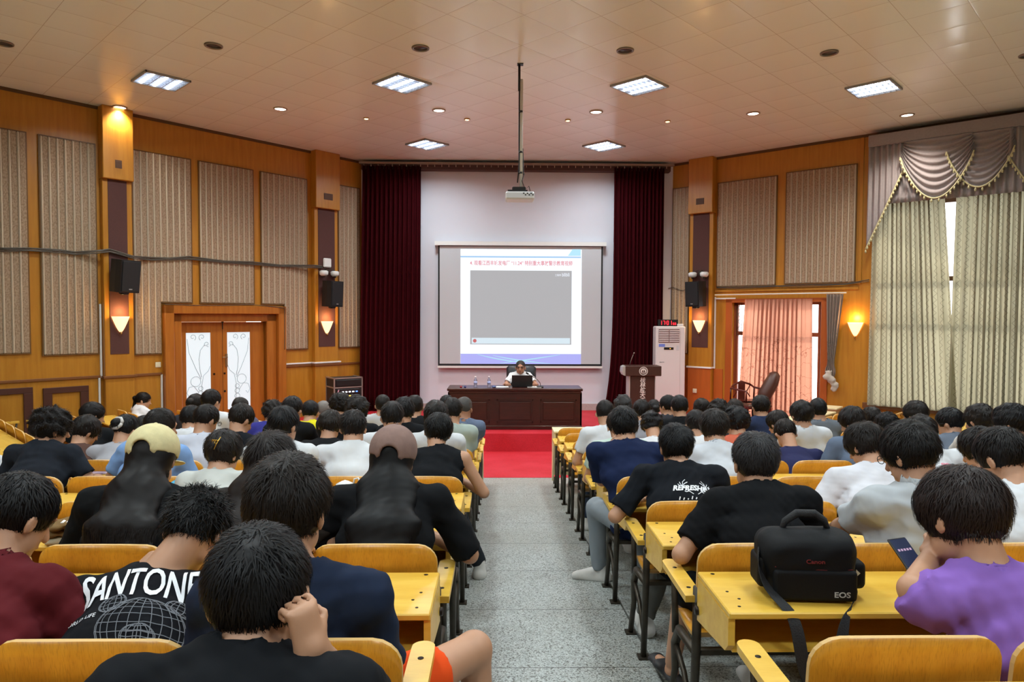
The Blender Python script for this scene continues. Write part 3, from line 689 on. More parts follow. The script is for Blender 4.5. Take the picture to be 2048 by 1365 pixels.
# cables along the walls
def cable(side, pts, label, rr=.014, w=.045, cnt=2):
    s = 1 if side == 'L' else -1; b = MB()
    for k in range(cnt):
        P = []
        for i, (x, y) in enumerate(pts):
            u, z = onW(side, x, y, .06); 
            ww = w
            if (side == 'L' and (4.55 < u < 5.2 or .55 < u < 1.3)) or (side == 'R' and .4 < u < 1.05): ww = .145
            P.append((s*u, ww+.01*k, z-.02*k+.006*math.sin(i*3+k*2)))
        Q = []
        for i in range(len(P)-1):
            for j in range(4): t = j/4; Q.append(tuple(P[i][q]*(1-t)+P[i+1][q]*t for q in range(3)))
        Q.append(P[-1]); b.tube(Q, rr*(1 if k == 0 else .7), 6)
    o = b.build('wall_cable', m=CABLEM); tag(o, label, 'cable'); wl(o, side)
cable('L', [(0, 497), (60, 497), (120, 500), (150, 505), (192, 502), (215, 500), (262, 513), (300, 516), (340, 516), (378, 514), (450, 522), (505, 525), (560, 530), (625, 532), (640, 533)], 'bundle of grey cables sagging along the left wall', cnt=3)
cable('R', [(1433, 575), (1480, 575), (1552, 572), (1600, 571), (1690, 568), (1738, 560)], 'thin grey cable along the wall above the side door', rr=.01)
cable('R', [(1336, 577), (1345, 575), (1362, 581), (1380, 580)], 'short grey cable left of the right pillar', rr=.005)
cable('L', [(327, 609), (380, 611), (440, 611), (500, 610), (530, 612), (566, 617), (566, 680), (566, 700)], 'thin brown wire tacked around the double door frame', rr=.006, w=.125, cnt=1)
# switches
def plate(side, px, py, label, sz=.09):
    s = 1 if side == 'L' else -1; u, z = onW(side, px, py)
    w_ = .15 if (side == 'R' and u < 1) else 0
    b = MB(); b.box(s*u-sz/2, s*u+sz/2, w_, w_+.012, z-sz/2, z+sz/2, .004); b.box(s*u-sz/4, s*u+sz/4, w_+.012, w_+.017, z-sz/4, z+sz/4, .002)
    o = b.build('light_switch', m=M('switch ivory', 'e4dcc0', .4)); tag(o, label, 'switch'); wl(o, side)
plate('L', 316, 730, 'ivory switch plate on the wood wall left of the doors'); plate('L', 647, 782, 'small white socket plate beside the amplifier rack'); plate('R', 1396, 781, 'small white socket plate on the reddish panel under the right pillar')

# ceiling fixtures
LOUV = M('louvre aluminium', 'cfd6e0', .25, .5); TUBE = M('fluorescent tube glow', 'eaf2ff', .5, emit=7)
BACKL = M('troffer reflector', 'c0ccdc', .3, .4, emit=.8)
tro = None
def troffer(x, y, label):
    global tro
    if tro is None:
        r = empty('ceiling_light_panel', (x, y, CZ), math.radians(45)); h = .30
        b = MB(); b.box(-h, h, -h, -h+.02, -.03, 0); b.box(-h, h, h-.02, h, -.03, 0); b.box(-h, -h+.02, -h, h, -.03, 0); b.box(h-.02, h, -h, h, -.03, 0); b.build('frame', r, M('troffer frame', '9a9a98', .4))
        b = MB(); b.box(-h+.02, h-.02, -h+.02, h-.02, -.004, -.001); b.build('reflector', r, BACKL)
        for k in (-1, 0, 1): b = MB(); b.tube([(k*.18, -.26, -.012), (k*.18, .26, -.012)], .02, 8); b.build('tube', r, TUBE)
        b = MB()
        for k in (-.09, .09): b.box(k-.005, k+.005, -h+.02, h-.02, -.03, -.004)
        for k in range(-3, 4): b.box(-h+.02, h-.02, k*.075-.004, k*.075+.004, -.03, -.012)
        b.build('louvre', r, LOUV)
        L = bpy.data.lights.new('panel light', 'AREA'); L.energy = TROFFER_W; L.color = (.84, .96, 1); L.shape = 'SQUARE'; L.size = .55; L.spread = math.radians(158)
        lo = bpy.data.objects.new('lamp_light', L); C.objects.link(lo); lo.parent = r; lo.location = (0, 0, -.05); tro = r
    else:
        r = copy_tree(tro)
    r.location = (x, y, CZ); tag(r, label, 'ceiling light', 'square louvred ceiling lights')
lab = ['leftmost of the four louvred ceiling lights in the middle row', 'louvred ceiling light left of the projector pole', 'louvred ceiling light right of the projector pole', 'rightmost of the four louvred ceiling lights in the middle row']
for i, x in enumerate((-5.06, -1.66, 1.73, 5.12)): troffer(x, 9.87, lab[i])
troffer(-1.67, 13.33, 'louvred ceiling light above the left part of the stage'); troffer(1.75, 13.33, 'louvred ceiling light above the right part of the stage')
for y in (6.4, 2.9, -.6):
    for x in (-5.06, -1.66, 1.73, 5.12): troffer(x, y, 'louvred ceiling light over the audience, above the top of the photo')
dl = None
def down(x, y, lit, label):
    r = empty('ceiling_downlight', (x, y, CZ), 0, label, 'ceiling light', 'lit round downlights' if lit else 'unlit round ceiling cans')
    b = MB(); b.lathe([(.085, -.001), (.11, -.001), (.108, -.015), (.09, -.02), (.085, -.001)], n=24, cap=False); b.build('ring', r, M('downlight ring', 'b8a898', .3, .6) if lit else M('can ring', '8a7f74', .3, .7))
    b = MB(); b.lathe([(0, -.006), (.088, -.006), (.088, -.002), (0, -.002)], n=20); b.build('lens', r, M('downlight glow', 'fff4e4', .4, emit=9) if lit else M('dark can', '4a4440', .3, .5))
    if lit:
        L = bpy.data.lights.new('down', 'SPOT'); L.energy = DOWN_W*8; L.color = (1, .9, .78); L.spot_size = math.radians(120); L.spot_blend = .8; L.shadow_soft_size = .08
        lo = bpy.data.objects.new('lamp_light', L); C.objects.link(lo); lo.parent = r; lo.location = (0, 0, -.04)
ordn = ['first', 'second', 'third', 'fourth', 'fifth', 'sixth', 'seventh', 'eighth', 'ninth', 'tenth']
for i, x in enumerate((-6.34, -3.79, -1.25, 1.29, 3.85, 6.38)):
    down(x, 11.15, True, 'lit round ceiling downlight, %s from the left in its row' % ordn[i])
    down(x, 8.59, False, 'unlit round ceiling can with metal ring, %s from the left' % ordn[i])
for i, x in enumerate((-2.51, -.82, .88, 2.57)):
    r = empty('stage_spotlight', (x, 11.63, CZ), 0, 'small warm stage spotlight in the ceiling, %s from the left' % ordn[i], 'spotlight', 'small warm stage spotlights')
    b = MB(); b.lathe([(.03, -.001), (.05, -.001), (.048, -.02), (.036, -.02)], n=14, cap=False); b.build('ring', r, M('spot ring', 'c0a070', .4, .5))
    b = MB(); b.lathe([(0, -.016), (.034, -.016), (.034, -.003), (0, -.003)], n=12); b.build('lens', r, M('spot glow', 'ffe0a0', .4, emit=14))
    L = bpy.data.lights.new('spot', 'SPOT'); L.energy = 14; L.color = (1, .72, .42); L.spot_size = math.radians(75); L.spot_blend = .6; L.shadow_soft_size = .04
    lo = bpy.data.objects.new('lamp_light', L); C.objects.link(lo); lo.parent = r; lo.location = (0, 0, -.04); lo.rotation_euler = (math.radians(35), 0, 0)

# curtains on the right wall
def rcurt(name, label, mb, m, grp=None):
    for i, v in enumerate(mb.v): mb.v[i] = (-v[0], v[1], v[2])
    o = mb.build(name, m=m); tag(o, label, 'curtain', grp); wl(o, 'R'); return o
rcurt('side_door_curtain', 'salmon patterned curtain pair drawn over the glazed side door', drape(1.68, 2.98, .36, 2.74, .09, .026, 8, 1.56, 3.02, seed=2), CURT_P)
def fn(a, t):
    z = 2.82-1.6*t; wd = .30*(1-t*.75) if t < .82 else .30*(.385+.25*math.sin((t-.82)/.18*math.pi))
    cx = 3.38-(.06*t); x = cx-wd/2+wd*a
    return (x, .10+.03*math.sin(a*math.pi*10)*(1-.5*t), z), (0, 1, 0)
mb = sheet(fn, 56, 24, .004)
for i, v in enumerate(mb.v): mb.v[i] = (-v[0], v[1], v[2])
kc = mb.build('tied_curtain', m=CURT_T); tag(kc, 'taupe curtain gathered and knotted at the right of the side door', 'curtain'); 
KNOT = [((-3.31, .13, 1.33), (.05, .045, .07)), ((-3.29, .15, 1.27), (.085, .05, .06)), ((-3.36, .14, 1.22), (.08, .05, .07)), ((-3.42, .13, 1.12), (.07, .04, .07)), ((-3.40, .13, 1.05), (.055, .035, .05))]
b = MB(); b.tube([(-3.26, .12, 1.37), (-3.31, .16, 1.36), (-3.36, .12, 1.38)], .018, 8); b.build('tie_band', kc, M('white curtain lining', 'bdb4aa', .85, bump=.4, scale=12, var=.2))
wl(kc, 'R')
b = MB(); b.tube([(-1.05, .12, 2.84), (-3.58, .12, 2.84)], .012, 8); o = b.build('curtain_rod', m=WHITEP); tag(o, 'thin white curtain rod above the side door', 'curtain rod'); wl(o, 'R')
rcurt('window_curtain', 'olive zigzag patterned window curtain left of the bright gap', drape(4.0, 5.03, .80, 5.2, .12, .036, 8, 3.97, 5.345, seed=3), CURT_G, 'olive curtains of the big window')
rcurt('window_curtain', 'olive zigzag patterned window curtain right of the bright gap', drape(5.26, 6.75, .78, 5.2, .135, .036, 11, 5.215, 6.8, seed=5), CURT_G, 'olive curtains of the big window')
# valance: pelmet band, tails and swags
va = empty('window_valance', (0, 0, 0), 0, 'draped taupe valance with swags and gold tassel fringe over the big window', 'valance')
b = MB(); b.box(-6.95, -3.93, .02, .30, 5.40, 5.60, .01); b.build('pelmet', va, CURT_D)
def vpart(name, mb, m):
    for i, v in enumerate(mb.v): mb.v[i] = (-v[0], v[1], v[2])
    return mb.build(name, va, m)
def tail(u0, u1, zt, zl0, zl1, w0, folds):
    """pleated cloth whose lower edge runs from zl0 at u0 to zl1 at u1"""
    def fn(a, t):
        zl = zl0+(zl1-zl0)*a; return (u0+(u1-u0)*a, w0+.025*math.sin(2*math.pi*a*folds)+.02*t, zt+(zl-zt)*t), (0, 1, 0)
    return sheet(fn, folds*8, 10, .004)
vpart('back_skirt', tail(3.95, 6.9, 5.42, 4.38, 4.38, .20, 26), CURT_D)
vpart('tail', tail(3.93, 4.50, 5.42, 3.60, 4.95, .26, 6), CURT_D); vpart('tail', tail(5.95, 6.75, 5.42, 4.95, 3.5, .26, 8), CURT_D)
def swag(u0, u1, zt, dep, w0):
    def fn(a, t):
        s_ = math.sin(math.pi*a)**.8
        z = zt-.02-(dep*t)*s_-.30*(1-s_)*t*.9
        # folds as ripples across t
        y = w0+.05*s_*t+.022*math.sin(t*2*math.pi*8)
        um = (u0+u1)/2; x = u0+(u1-u0)*a; x = um+(x-um)*(1-.10*(1-t))
        return (x, y, z), (0, 1, 0)
    return sheet(fn, 30, 64, .004)
vpart('swag', swag(4.45, 5.52, 5.42, 1.02, .30), CURT_D); vpart('swag', swag(5.12, 6.05, 5.42, .90, .27), CURT_D)
def fringe(pts, w):
    b = MB(); Q = []
    for i in range(len(pts)-1):
        nn = max(1, int(math.dist(pts[i], pts[i+1])/.035))
        for j in range(nn): t = j/nn; Q.append((pts[i][0]*(1-t)+pts[i+1][0]*t, pts[i][1]*(1-t)+pts[i+1][1]*t))
    b.tube([(u, w, z) for u, z in Q], .013, 6)
    for i, (u, z) in enumerate(Q):
        if i % 2 == 0: b.tube([(u, w, z-.01), (u, w, z-.035), (u, w+.002, z-.07)], [.006, .016, .012], 6)
    return b
def swp(u0, u1, dep):
    P = []
    for i in range(21):
        a = i/20; s_ = math.sin(math.pi*a)**.8; P.append((u0+(u1-u0)*a, 5.42-.02-dep*s_-.27*(1-s_)))
    return P
vpart('fringe', fringe(swp(4.45, 5.52, 1.02), .375), FRINGE); vpart('fringe', fringe(swp(5.12, 6.05, .90), .345), FRINGE)
vpart('fringe', fringe([(3.93, 3.60), (4.50, 4.95)], .31), FRINGE); vpart('fringe', fringe([(5.95, 4.95), (6.75, 3.5)], .31), FRINGE)
wl(va, 'R')

# ---------------------------------------------------------------- bench rows
def backrest_mesh():
    W, z0, z1, R = .470, .50, .84, .07; nx, nz = 20, 8
    def top(x):
        d = W/2-abs(x)
        return z1-(R-math.sqrt(max(0, R*R-(R-d)**2)) if d < R else 0)-.012*(abs(x)/(W/2))**2
    def fn(a, t):
        # denser columns near the ends
        x = -W/2+W*(.5-.5*math.cos(math.pi*a)); z = z0+(top(x)-z0)*t
        y = .035-.022*(1-(2*x/W)**2)-.03*((z-z0)/(z1-z0))**1.5+.02
        return (x, y, z), (0, -1, 0)
    b = MB(); s = sheet(fn, nx, nz, .014); 
    b.mat(BACKWOOD); b.sm = True; nf = nx*nz*2
    b.add(s.v, s.f[:nf]); 
    me_v = len(b.v); b.mat(EDGEWOOD); b.sm = False
    for f in s.f[nf:]: b.f.append(f); b.m.append(b.cur); b.s.append(False)
    return b.mesh('backrest')
def seat_mesh():
    def fn(a, t):
        x = -.21+.42*a; y = .09+.36*t
        z = .435-.018*math.sin(math.pi*t)-.03*max(0, t-.85)/.15+.03*max(0, .2-t)/.2
        return (x, y, z), (0, 0, 1)
    s = sheet(fn, 8, 12, .014); b = MB(); b.mat(BACKWOOD); b.sm = True; nf = 8*12*2; b.add(s.v, s.f[:nf]); b.mat(EDGEWOOD)
    for f in s.f[nf:]: b.f.append(f); b.m.append(b.cur); b.s.append(False)
    return b.mesh('seat')
def desktop_mesh(wd):
    b = MB(); b.mat(DESKWOOD).box(-wd/2+.002, wd/2-.002, -.36, -.005, .718, .74, .004)
    b.mat(SCREWM)
    for x in (-wd/2+.05, wd/2-.05):
        for y in (-.03, -.19, -.25, -.31): b.lathe([(.0055 if y != -.03 else .008, -.001), (.0055 if y != -.03 else .008, .0008), (0, .0008)], (x+(.02 if y == -.25 else 0)*(1 if x < 0 else -1), y, .74), 8)
    return b.mesh('desktop')
def leg_mesh(slope):
    b = MB(); b.mat(LEGMET)
    zr, zf = -slope*.1, -slope*.46
    b.tube([(0, .05, .66), (0, .06, .40), (0, .10, zr+.01)], [.018, .018, .016], 8)
    b.tube([(0, .07, .40), (0, .30, .38), (0, .36, .30), (0, .36, .18), (0, .45, zf+.01)], [.017, .02, .02, .015, .016], 8)
    b.tube([(0, .06, .60), (0, -.1, .60), (0, -.32, .62)], .012, 6)
    b.tube([(0, .36, .34), (0, .40, .60)], [.016, .013], 8)
    b.tube([(0, .36, .30), (0, .22, .24), (0, .10, .12)], .012, 6)
    b.box(-.03, .03, .07, .13, zr, zr+.012); b.box(-.03, .03, .42, .48, zf, zf+.012)
    return b.mesh('leg')
def arm_mesh():
    b = MB(); b.mat(DESKWOOD); P = [(-.034, .04), (.034, .04), (.034, .38)]+[(.034*math.cos(math.radians(a)), .40+.034*math.sin(math.radians(a))) for a in range(15, 180, 15)]+[(-.034, .38)]
    b.prism(P, .605, .63)
    b.mat(SCREWM)
    for y in (.12, .33): b.lathe([(.009, -.001), (.009, .001), (0, .001)], (0, y, .63), 8)
    return b.mesh('armrest')
def endp_mesh(sx):
    b = MB(); b.mat(DESKWOOD).prism([(-.35, .718), (-.35, .63), (-.32, .60), (-.01, .56), (-.01, .718)], -.011, .011, 'x')
    b.mat(SCREWM).tube([(0, -.02, .60), (sx*.022, -.02, .60)], .016, 10)
    return b.mesh('end_panel')
ME_BACK, ME_SEAT = backrest_mesh(), seat_mesh(); ME_D1, ME_D2 = desktop_mesh(.5), desktop_mesh(1.0)
ME_LEG = {}; ME_ARM = arm_mesh(); ME_EP = {-1: endp_mesh(-1), 1: endp_mesh(1)}
def bench(n, loc, rz, slope, label):
    r = empty('bench_row', loc, rz, label, 'bench', 'yellow wooden lecture hall bench rows'); L = n*.5
    for i in range(n):
        x = -L/2+.25+.5*i
        link('backrest', ME_BACK, r, (x, 0, 0)); link('seat', ME_SEAT, r, (x, 0, 0))
    i = 0
    while i < n:
        k = 2 if i+1 < n else 1
        link('desktop', ME_D2 if k == 2 else ME_D1, r, (-L/2+.25*k+.5*i, 0, 0)); i += k
    if slope not in ME_LEG: ME_LEG[slope] = leg_mesh(slope)
    for i in list(range(0, n, 2))+[n]: link('leg', ME_LEG[slope], r, (-L/2+.5*i+(.02 if i == 0 else -.02 if i == n else 0), 0, 0))
    for s in (-1, 1):
        link('armrest', ME_ARM, r, (s*(L/2-.005), 0, 0)); link('end_panel', ME_EP[s], r, (s*(L/2-.012), 0, 0))
    b = MB(); b.box(-L/2+.022, L/2-.022, -.33, -.01, .598, .608); b.box(-L/2+.022, L/2-.022, -.022, -.008, .608, .716); b.build('book_shelf', r, DESKWOOD)
    b = MB(); b.box(-L/2+.02, L/2-.02, .07, .10, .385, .405); b.box(-L/2+.02, L/2-.02, .055, .075, .60, .625); b.build('support_bar', r, LEGMET)
    return r
RY = lambda k: {-1: .70, 0: 1.565, 1: 2.485, 2: 3.37}.get(k, 1.65+.865*k)
ZF = lambda y: .94-.094*y
XE = .474
NS = {-1: 5, 0: 6, 1: 7, 2: 7, 3: 7, 4: 7, 5: 7, 6: 7, 7: 7, 8: 6}
place_ = {8: 'front', 7: 'second', 6: 'third', 5: 'fourth', 4: 'fifth', 3: 'sixth', 2: 'seventh', 1: 'eighth', 0: 'ninth', -1: 'tenth'}
for k in range(-1, 9):
    n = NS[k]
    for s, nm in ((-1, 'left'), (1, 'right')):
        bench(n, (s*(XE+n*.25), RY(k), ZF(RY(k))), 0, .094, 'yellow wooden bench row, %s row from the stage, %s of the centre aisle' % (place_[k], nm))
# plain front desks
def front_desk(n, loc, rz, label):
    r = empty('front_desk', loc, rz, label, 'desk', 'cream front desks'); L = n*.5
    b = MB(); b.mat(CREAM).box(-L/2, L/2, -.36, 0, .765, .79, .004); b.build('desktop', r)
    b = MB(); b.mat(CREAM).box(-L/2+.02, L/2-.02, -.02, -.004, .12, .765); b.build('front_panel', r)
    for s in (-1, 1):
        b = MB(); b.mat(CREAM).prism([(-.34, .765), (-.34, .60), (-.06, .05), (-.006, .05), (-.006, .765)], -.012, .012, 'x'); b.build('side_panel', r, loc=(s*(L/2-.014), 0, 0))
        b = MB(); b.tube([(0, -.05, .1), (0, -.05, -.0)], .02, 8); b.build('leg', r, LEGMET, loc=(s*(L/2-.04), 0, 0))
for s, nm in ((-1, 'left'), (1, 'right')):
    front_desk(6, (s*(XE+1.5), 9.45, ZF(9.45)-.0), 0, 'long cream front desk before the %s benches, facing the stage' % nm)
# side wings at 45 degrees
WING = {}
for s, nm in ((-1, 'left'), (1, 'right')):
    for j in range(4):
        S = 1.95+1.22*j; X = (-4.60 if s < 0 else -4.45)+.22*(S-1.95); Y = S-X; n = (7, 6, 6, 5)[j]
        L = n*.5; d = Vector((-1, 1)).normalized(); c0 = Vector((X, Y))+d*L/2; z = max(0, .47-.085*S)
        loc = (s*-c0.x, c0.y, z) if s > 0 else (c0.x, c0.y, z)
        rz = math.radians(-45) if s < 0 else math.radians(45)
        WING[(nm, j)] = (Vector(loc), rz)
        bench(n, loc, rz, .12 if z > 0 else .0, 'angled yellow bench row, %s side block, %s row from stage' % (nm, ('fourth', 'third', 'second', 'front')[j]))
    S = 6.45; X = -3.69; Y = S-X; c0 = Vector((X, Y))+Vector((-1, 1)).normalized()*1.1
    front_desk(4, (c0.x if s < 0 else -c0.x, c0.y, 0), math.radians(-45*-s) if s > 0 else math.radians(-45), 'angled cream front desk of the %s side block near the stage' % nm)

# ---------------------------------------------------------------- implicit-surface modelling (people, bags)
class Fld:
    def __init__(s, lo, hi, h):
        s.o = np.array(lo, float)-3*h; s.h = h; s.n = np.ceil((np.array(hi, float)+3*h-s.o)/h).astype(int)+1
        s.a = np.full(s.n, .2, np.float32)
    def sub(s, lo, hi):
        i0 = np.maximum(0, np.floor((np.array(lo)-s.o)/s.h).astype(int)); i1 = np.minimum(s.n, np.ceil((np.array(hi)-s.o)/s.h).astype(int)+1)
        if (i1 <= i0).any(): return None
        ax = [s.o[k]+s.h*np.arange(i0[k], i1[k], dtype=np.float32) for k in range(3)]
        return tuple(slice(a, b) for a, b in zip(i0, i1)), np.meshgrid(*ax, indexing='ij', sparse=True)
    def put(s, fn, lo, hi, k=.02, cut=False, m=.05):
        r = s.sub(np.array(lo)-m, np.array(hi)+m)
        if r is None: return
        sl, (X, Y, Z) = r; d = fn(X, Y, Z); a = s.a[sl]
        if cut:
            s.a[sl] = np.maximum(a, -d); return
        if k > 0:
            h = np.clip(.5+.5*(a-d)/k, 0, 1); s.a[sl] = a*(1-h)+d*h-k*h*(1-h)
        else: s.a[sl] = np.minimum(a, d)
    def cone(s, a, b, ra, rb, k=.02, cut=False, flat=None, fx=1, ends=None):
        """round cone; flat=(axis) with fx widens it along that axis; ends=(lo,hi) slices it flat at those fractions"""
        a = np.array(a, float); b = np.array(b, float); ba = b-a; L2 = max(1e-9, ba@ba)
        def fn(X, Y, Z):
            px, py, pz = X-a[0], Y-a[1], Z-a[2]; t0 = (px*ba[0]+py*ba[1]+pz*ba[2])/L2; t = np.clip(t0, 0, 1)
            qx, qy, qz = px-ba[0]*t, py-ba[1]*t, pz-ba[2]*t; r = ra+(rb-ra)*t; q2 = qx*qx+qy*qy+qz*qz
            if flat is not None:
                l = qx*flat[0]+qy*flat[1]+qz*flat[2]; q2 = q2-l*l+(l/fx)**2
            d = np.sqrt(np.maximum(q2, 0))-r
            if ends: L = math.sqrt(L2); d = np.maximum(d, np.maximum((ends[0]-t0)*L, (t0-ends[1])*L))
            return d
        R = max(ra, rb)*max(1, fx); s.put(fn, np.minimum(a, b)-R, np.maximum(a, b)+R, k, cut)
    def ell(s, c, r, R=None, k=.02, cut=False):
        c = np.array(c, float); r = np.array(r, float); R = np.eye(3) if R is None else R
        def fn(X, Y, Z):
            p = (X-c[0], Y-c[1], Z-c[2]); q = [(p[0]*R[0, i]+p[1]*R[1, i]+p[2]*R[2, i])/r[i] for i in range(3)]
            k0 = np.sqrt(q[0]**2+q[1]**2+q[2]**2); k1 = np.sqrt((q[0]/r[0])**2+(q[1]/r[1])**2+(q[2]/r[2])**2)+1e-6
            return k0*(k0-1)/k1
        m = r.max(); s.put(fn, c-m, c+m, k, cut)
    def box(s, c, r, rad=.01, k=.0, cut=False):
        c = np.array(c, float); r = np.array(r, float)-rad
        def fn(X, Y, Z):
            q = [abs(X-c[0])-r[0], abs(Y-c[1])-r[1], abs(Z-c[2])-r[2]]
            return np.sqrt(np.maximum(q[0], 0)**2+np.maximum(q[1], 0)**2+np.maximum(q[2], 0)**2)+np.minimum(np.maximum(np.maximum(q[0], q[1]), q[2]), 0)-rad
        s.put(fn, c-r, c+r, k, cut)
    def grid(s): return [s.o[k]+s.h*np.arange(s.n[k], dtype=np.float32) for k in range(3)]
    def noise(s, amp, f, seed):
        x, y, z = np.meshgrid(*s.grid(), indexing='ij', sparse=True); q = random.Random(seed)
        for j in range(3):
            d = [q.uniform(-1, 1)*f*(1+j*.8) for _ in range(3)]; e = [q.uniform(-1, 1)*f*(1+j*.8) for _ in range(3)]
            s.a += (amp/(1+j*.7))*np.sin(x*d[0]+y*d[1]+z*d[2]+q.uniform(0, 6))*np.sin(x*e[0]+y*e[1]+z*e[2]+q.uniform(0, 6))
    def nets(s):
        A = s.a; ins = A < 0; n = A.shape; cs = (n[0]-1, n[1]-1, n[2]-1)
        cnt = np.zeros(cs, np.float32); acc = np.zeros(cs+(3,), np.float32)
        act = np.zeros(cs, bool); c0 = ins[:-1, :-1, :-1]
        for dx in (0, 1):
            for dy in (0, 1):
                for dz in (0, 1): act |= (ins[dx:n[0]-1+dx, dy:n[1]-1+dy, dz:n[2]-1+dz] != c0)
        I, J, K = np.nonzero(act); P = np.zeros((len(I), 3), np.float32); Cn = np.zeros(len(I), np.float32)
        for ax in range(3):
            for u in (0, 1):
                for v in (0, 1):
                    o = [0, 0, 0]; q = [i for i in range(3) if i != ax]; o[q[0]] = u; o[q[1]] = v
                    a = A[I+o[0], J+o[1], K+o[2]]; e = list(o); e[ax] += 1; b = A[I+e[0], J+e[1], K+e[2]]
                    m = (a < 0) != (b < 0); t = np.where(m, a/np.where(m, a-b, 1), 0)
                    p = np.zeros((len(I), 3), np.float32); p[:, 0] = I+o[0]; p[:, 1] = J+o[1]; p[:, 2] = K+o[2]; p[:, ax] += t
                    P += p*m[:, None]; Cn += m
        P = P/np.maximum(Cn, 1)[:, None]*s.h+s.o
        idx = -np.ones(cs, np.int64); idx[I, J, K] = np.arange(len(I))
        Fq = []
        for ax in range(3):
            q = [(1, 2), (2, 0), (0, 1)][ax]
            a = [slice(1, n[i]-1) for i in range(3)]; b = list(a); a[ax] = slice(0, n[ax]-1); b[ax] = slice(1, n[ax])
            c1, c2 = ins[tuple(a)], ins[tuple(b)]; X = np.nonzero(c1 != c2); dirn = c1[X]
            G = [X[i]+(0 if i == ax else 1) for i in range(3)]
            def cell(du, dv):
                g = list(G); g[q[0]] = g[q[0]]-du; g[q[1]] = g[q[1]]-dv; return idx[g[0], g[1], g[2]]
            f = np.stack([cell(1, 1), cell(0, 1), cell(0, 0), cell(1, 0)], 1)
            f[~dirn] = f[~dirn][:, ::-1]; Fq.append(f[(f >= 0).all(1)])
        return P, (np.concatenate(Fq) if Fq else np.zeros((0, 4), int))
def np_mesh(name, V, Q, mats, smooth=True, mi=None):
    me = bpy.data.meshes.new(name); me.vertices.add(len(V)); me.vertices.foreach_set('co', np.asarray(V, np.float32).ravel())
    me.loops.add(len(Q)*4); me.loops.foreach_set('vertex_index', np.asarray(Q, np.int32).ravel()); me.polygons.add(len(Q))
    me.polygons.foreach_set('loop_start', np.arange(len(Q), dtype=np.int32)*4); me.polygons.foreach_set('loop_total', np.full(len(Q), 4, np.int32))
    me.polygons.foreach_set('use_smooth', np.full(len(Q), smooth))
    for m in (mats if isinstance(mats, list) else [mats]): me.materials.append(m)
    if mi is not None: me.polygons.foreach_set('material_index', np.asarray(mi, np.int32))
    me.update(calc_edges=True); me.validate(); return me
def relax(V, Q, it=1, f=.5):
    for _ in range(it):
        S = np.zeros_like(V); c = np.zeros(len(V))
        for i in range(4):
            a, b = Q[:, i], Q[:, (i+1) % 4]; np.add.at(S, a, V[b]); np.add.at(c, a, 1); np.add.at(S, b, V[a]); np.add.at(c, b, 1)
        V = V*(1-f)+f*S/np.maximum(c, 1)[:, None]
    return V
def solid(fld, name, mat, parent=None, org=None, it=1):
    V, Q = fld.nets()
    if not len(Q): return None
    V = relax(V, Q, it)
    if org is not None: V = V-np.array(org)
    return link(name, np_mesh(name, V, Q, mat), parent)

kf = Fld((-3.55, .02, .95), (-3.15, .25, 1.45), .011)
for c_, r_ in KNOT: kf.ell(c_, r_, None, .02)
kf.noise(.006, 38, 4); solid(kf, 'knot', _mc['white curtain lining'], kc)

# ---------------------------------------------------------------- people
def skinM(t): return M('skin %d' % t, ('c09072', 'b07c60', 'd0a284')[t], .5, var=.08, scale=9, bump=.03)
def hairM(c): return M('hair '+c, c, .5, spec=.22)
def clothM(c, bump=.6): return M('cloth '+c, c, .88, var=.06, scale=5.5, bump=bump, dist=.03, spec=.15, detail=2.5)
SHOEW = M('white shoe', 'd8d6d2', .5, var=.08, scale=20); SHOED = M('dark shoe', '2c2a2c', .6)
def v3(*a): return np.array(a, float)
def ik(S, T, l1, l2, pole):
    d = T-S; L = min(np.linalg.norm(d), (l1+l2)*.995); u = d/np.linalg.norm(d); x = (l1*l1-l2*l2+L*L)/(2*L); hh = math.sqrt(max(1e-6, l1*l1-x*x))
    p = pole-u*(pole@u); p = p/max(1e-6, np.linalg.norm(p)); return S+u*x+p*hh, S+u*L
def hand(fd, W, d, pal, curl, side, r=.0088, k=.006, sc=1.0):
    """palm + five fingers; d = forearm direction, pal = palm normal, curl in degrees per joint, side=+1 thumb on +lat"""
    d = d/np.linalg.norm(d); pal = pal-d*(pal@d); pal /= np.linalg.norm(pal); lat = np.cross(d, pal)*side
    fd.cone(W-d*.01, W+d*.075*sc, .021*sc, .020*sc, .01, flat=lat, fx=1.85)
    for i, (o, L) in enumerate(((.033, .066), (.011, .076), (-.011, .070), (-.032, .055))):
        p = W+d*.085*sc+lat*o*sc; dr = d+lat*o*2; dr /= np.linalg.norm(dr); an = 0
        for j, f in enumerate((.45, .32, .23)):
            an += math.radians(curl*(1.0 if j else .8)+i*2); v = dr*math.cos(an)+pal*math.sin(an); q = p+v*L*f*sc
            fd.cone(p, q, (r-j*.0006)*sc, (r-.0006-j*.0006)*sc, k*.6); p = q
    p = W+d*.02*sc+lat*.03*sc; v = d*.6+lat*.62+pal*.35; v /= np.linalg.norm(v); q = p+v*.042*sc; fd.cone(p, q, .013*sc, .0105*sc, .008)
    v = d*.9+lat*(.1 if curl < 40 else -.35)+pal*(.3+curl*.008); v /= np.linalg.norm(v); fd.cone(q, q+v*.032*sc, .0105*sc, .0085*sc, k)
LABELS = {}
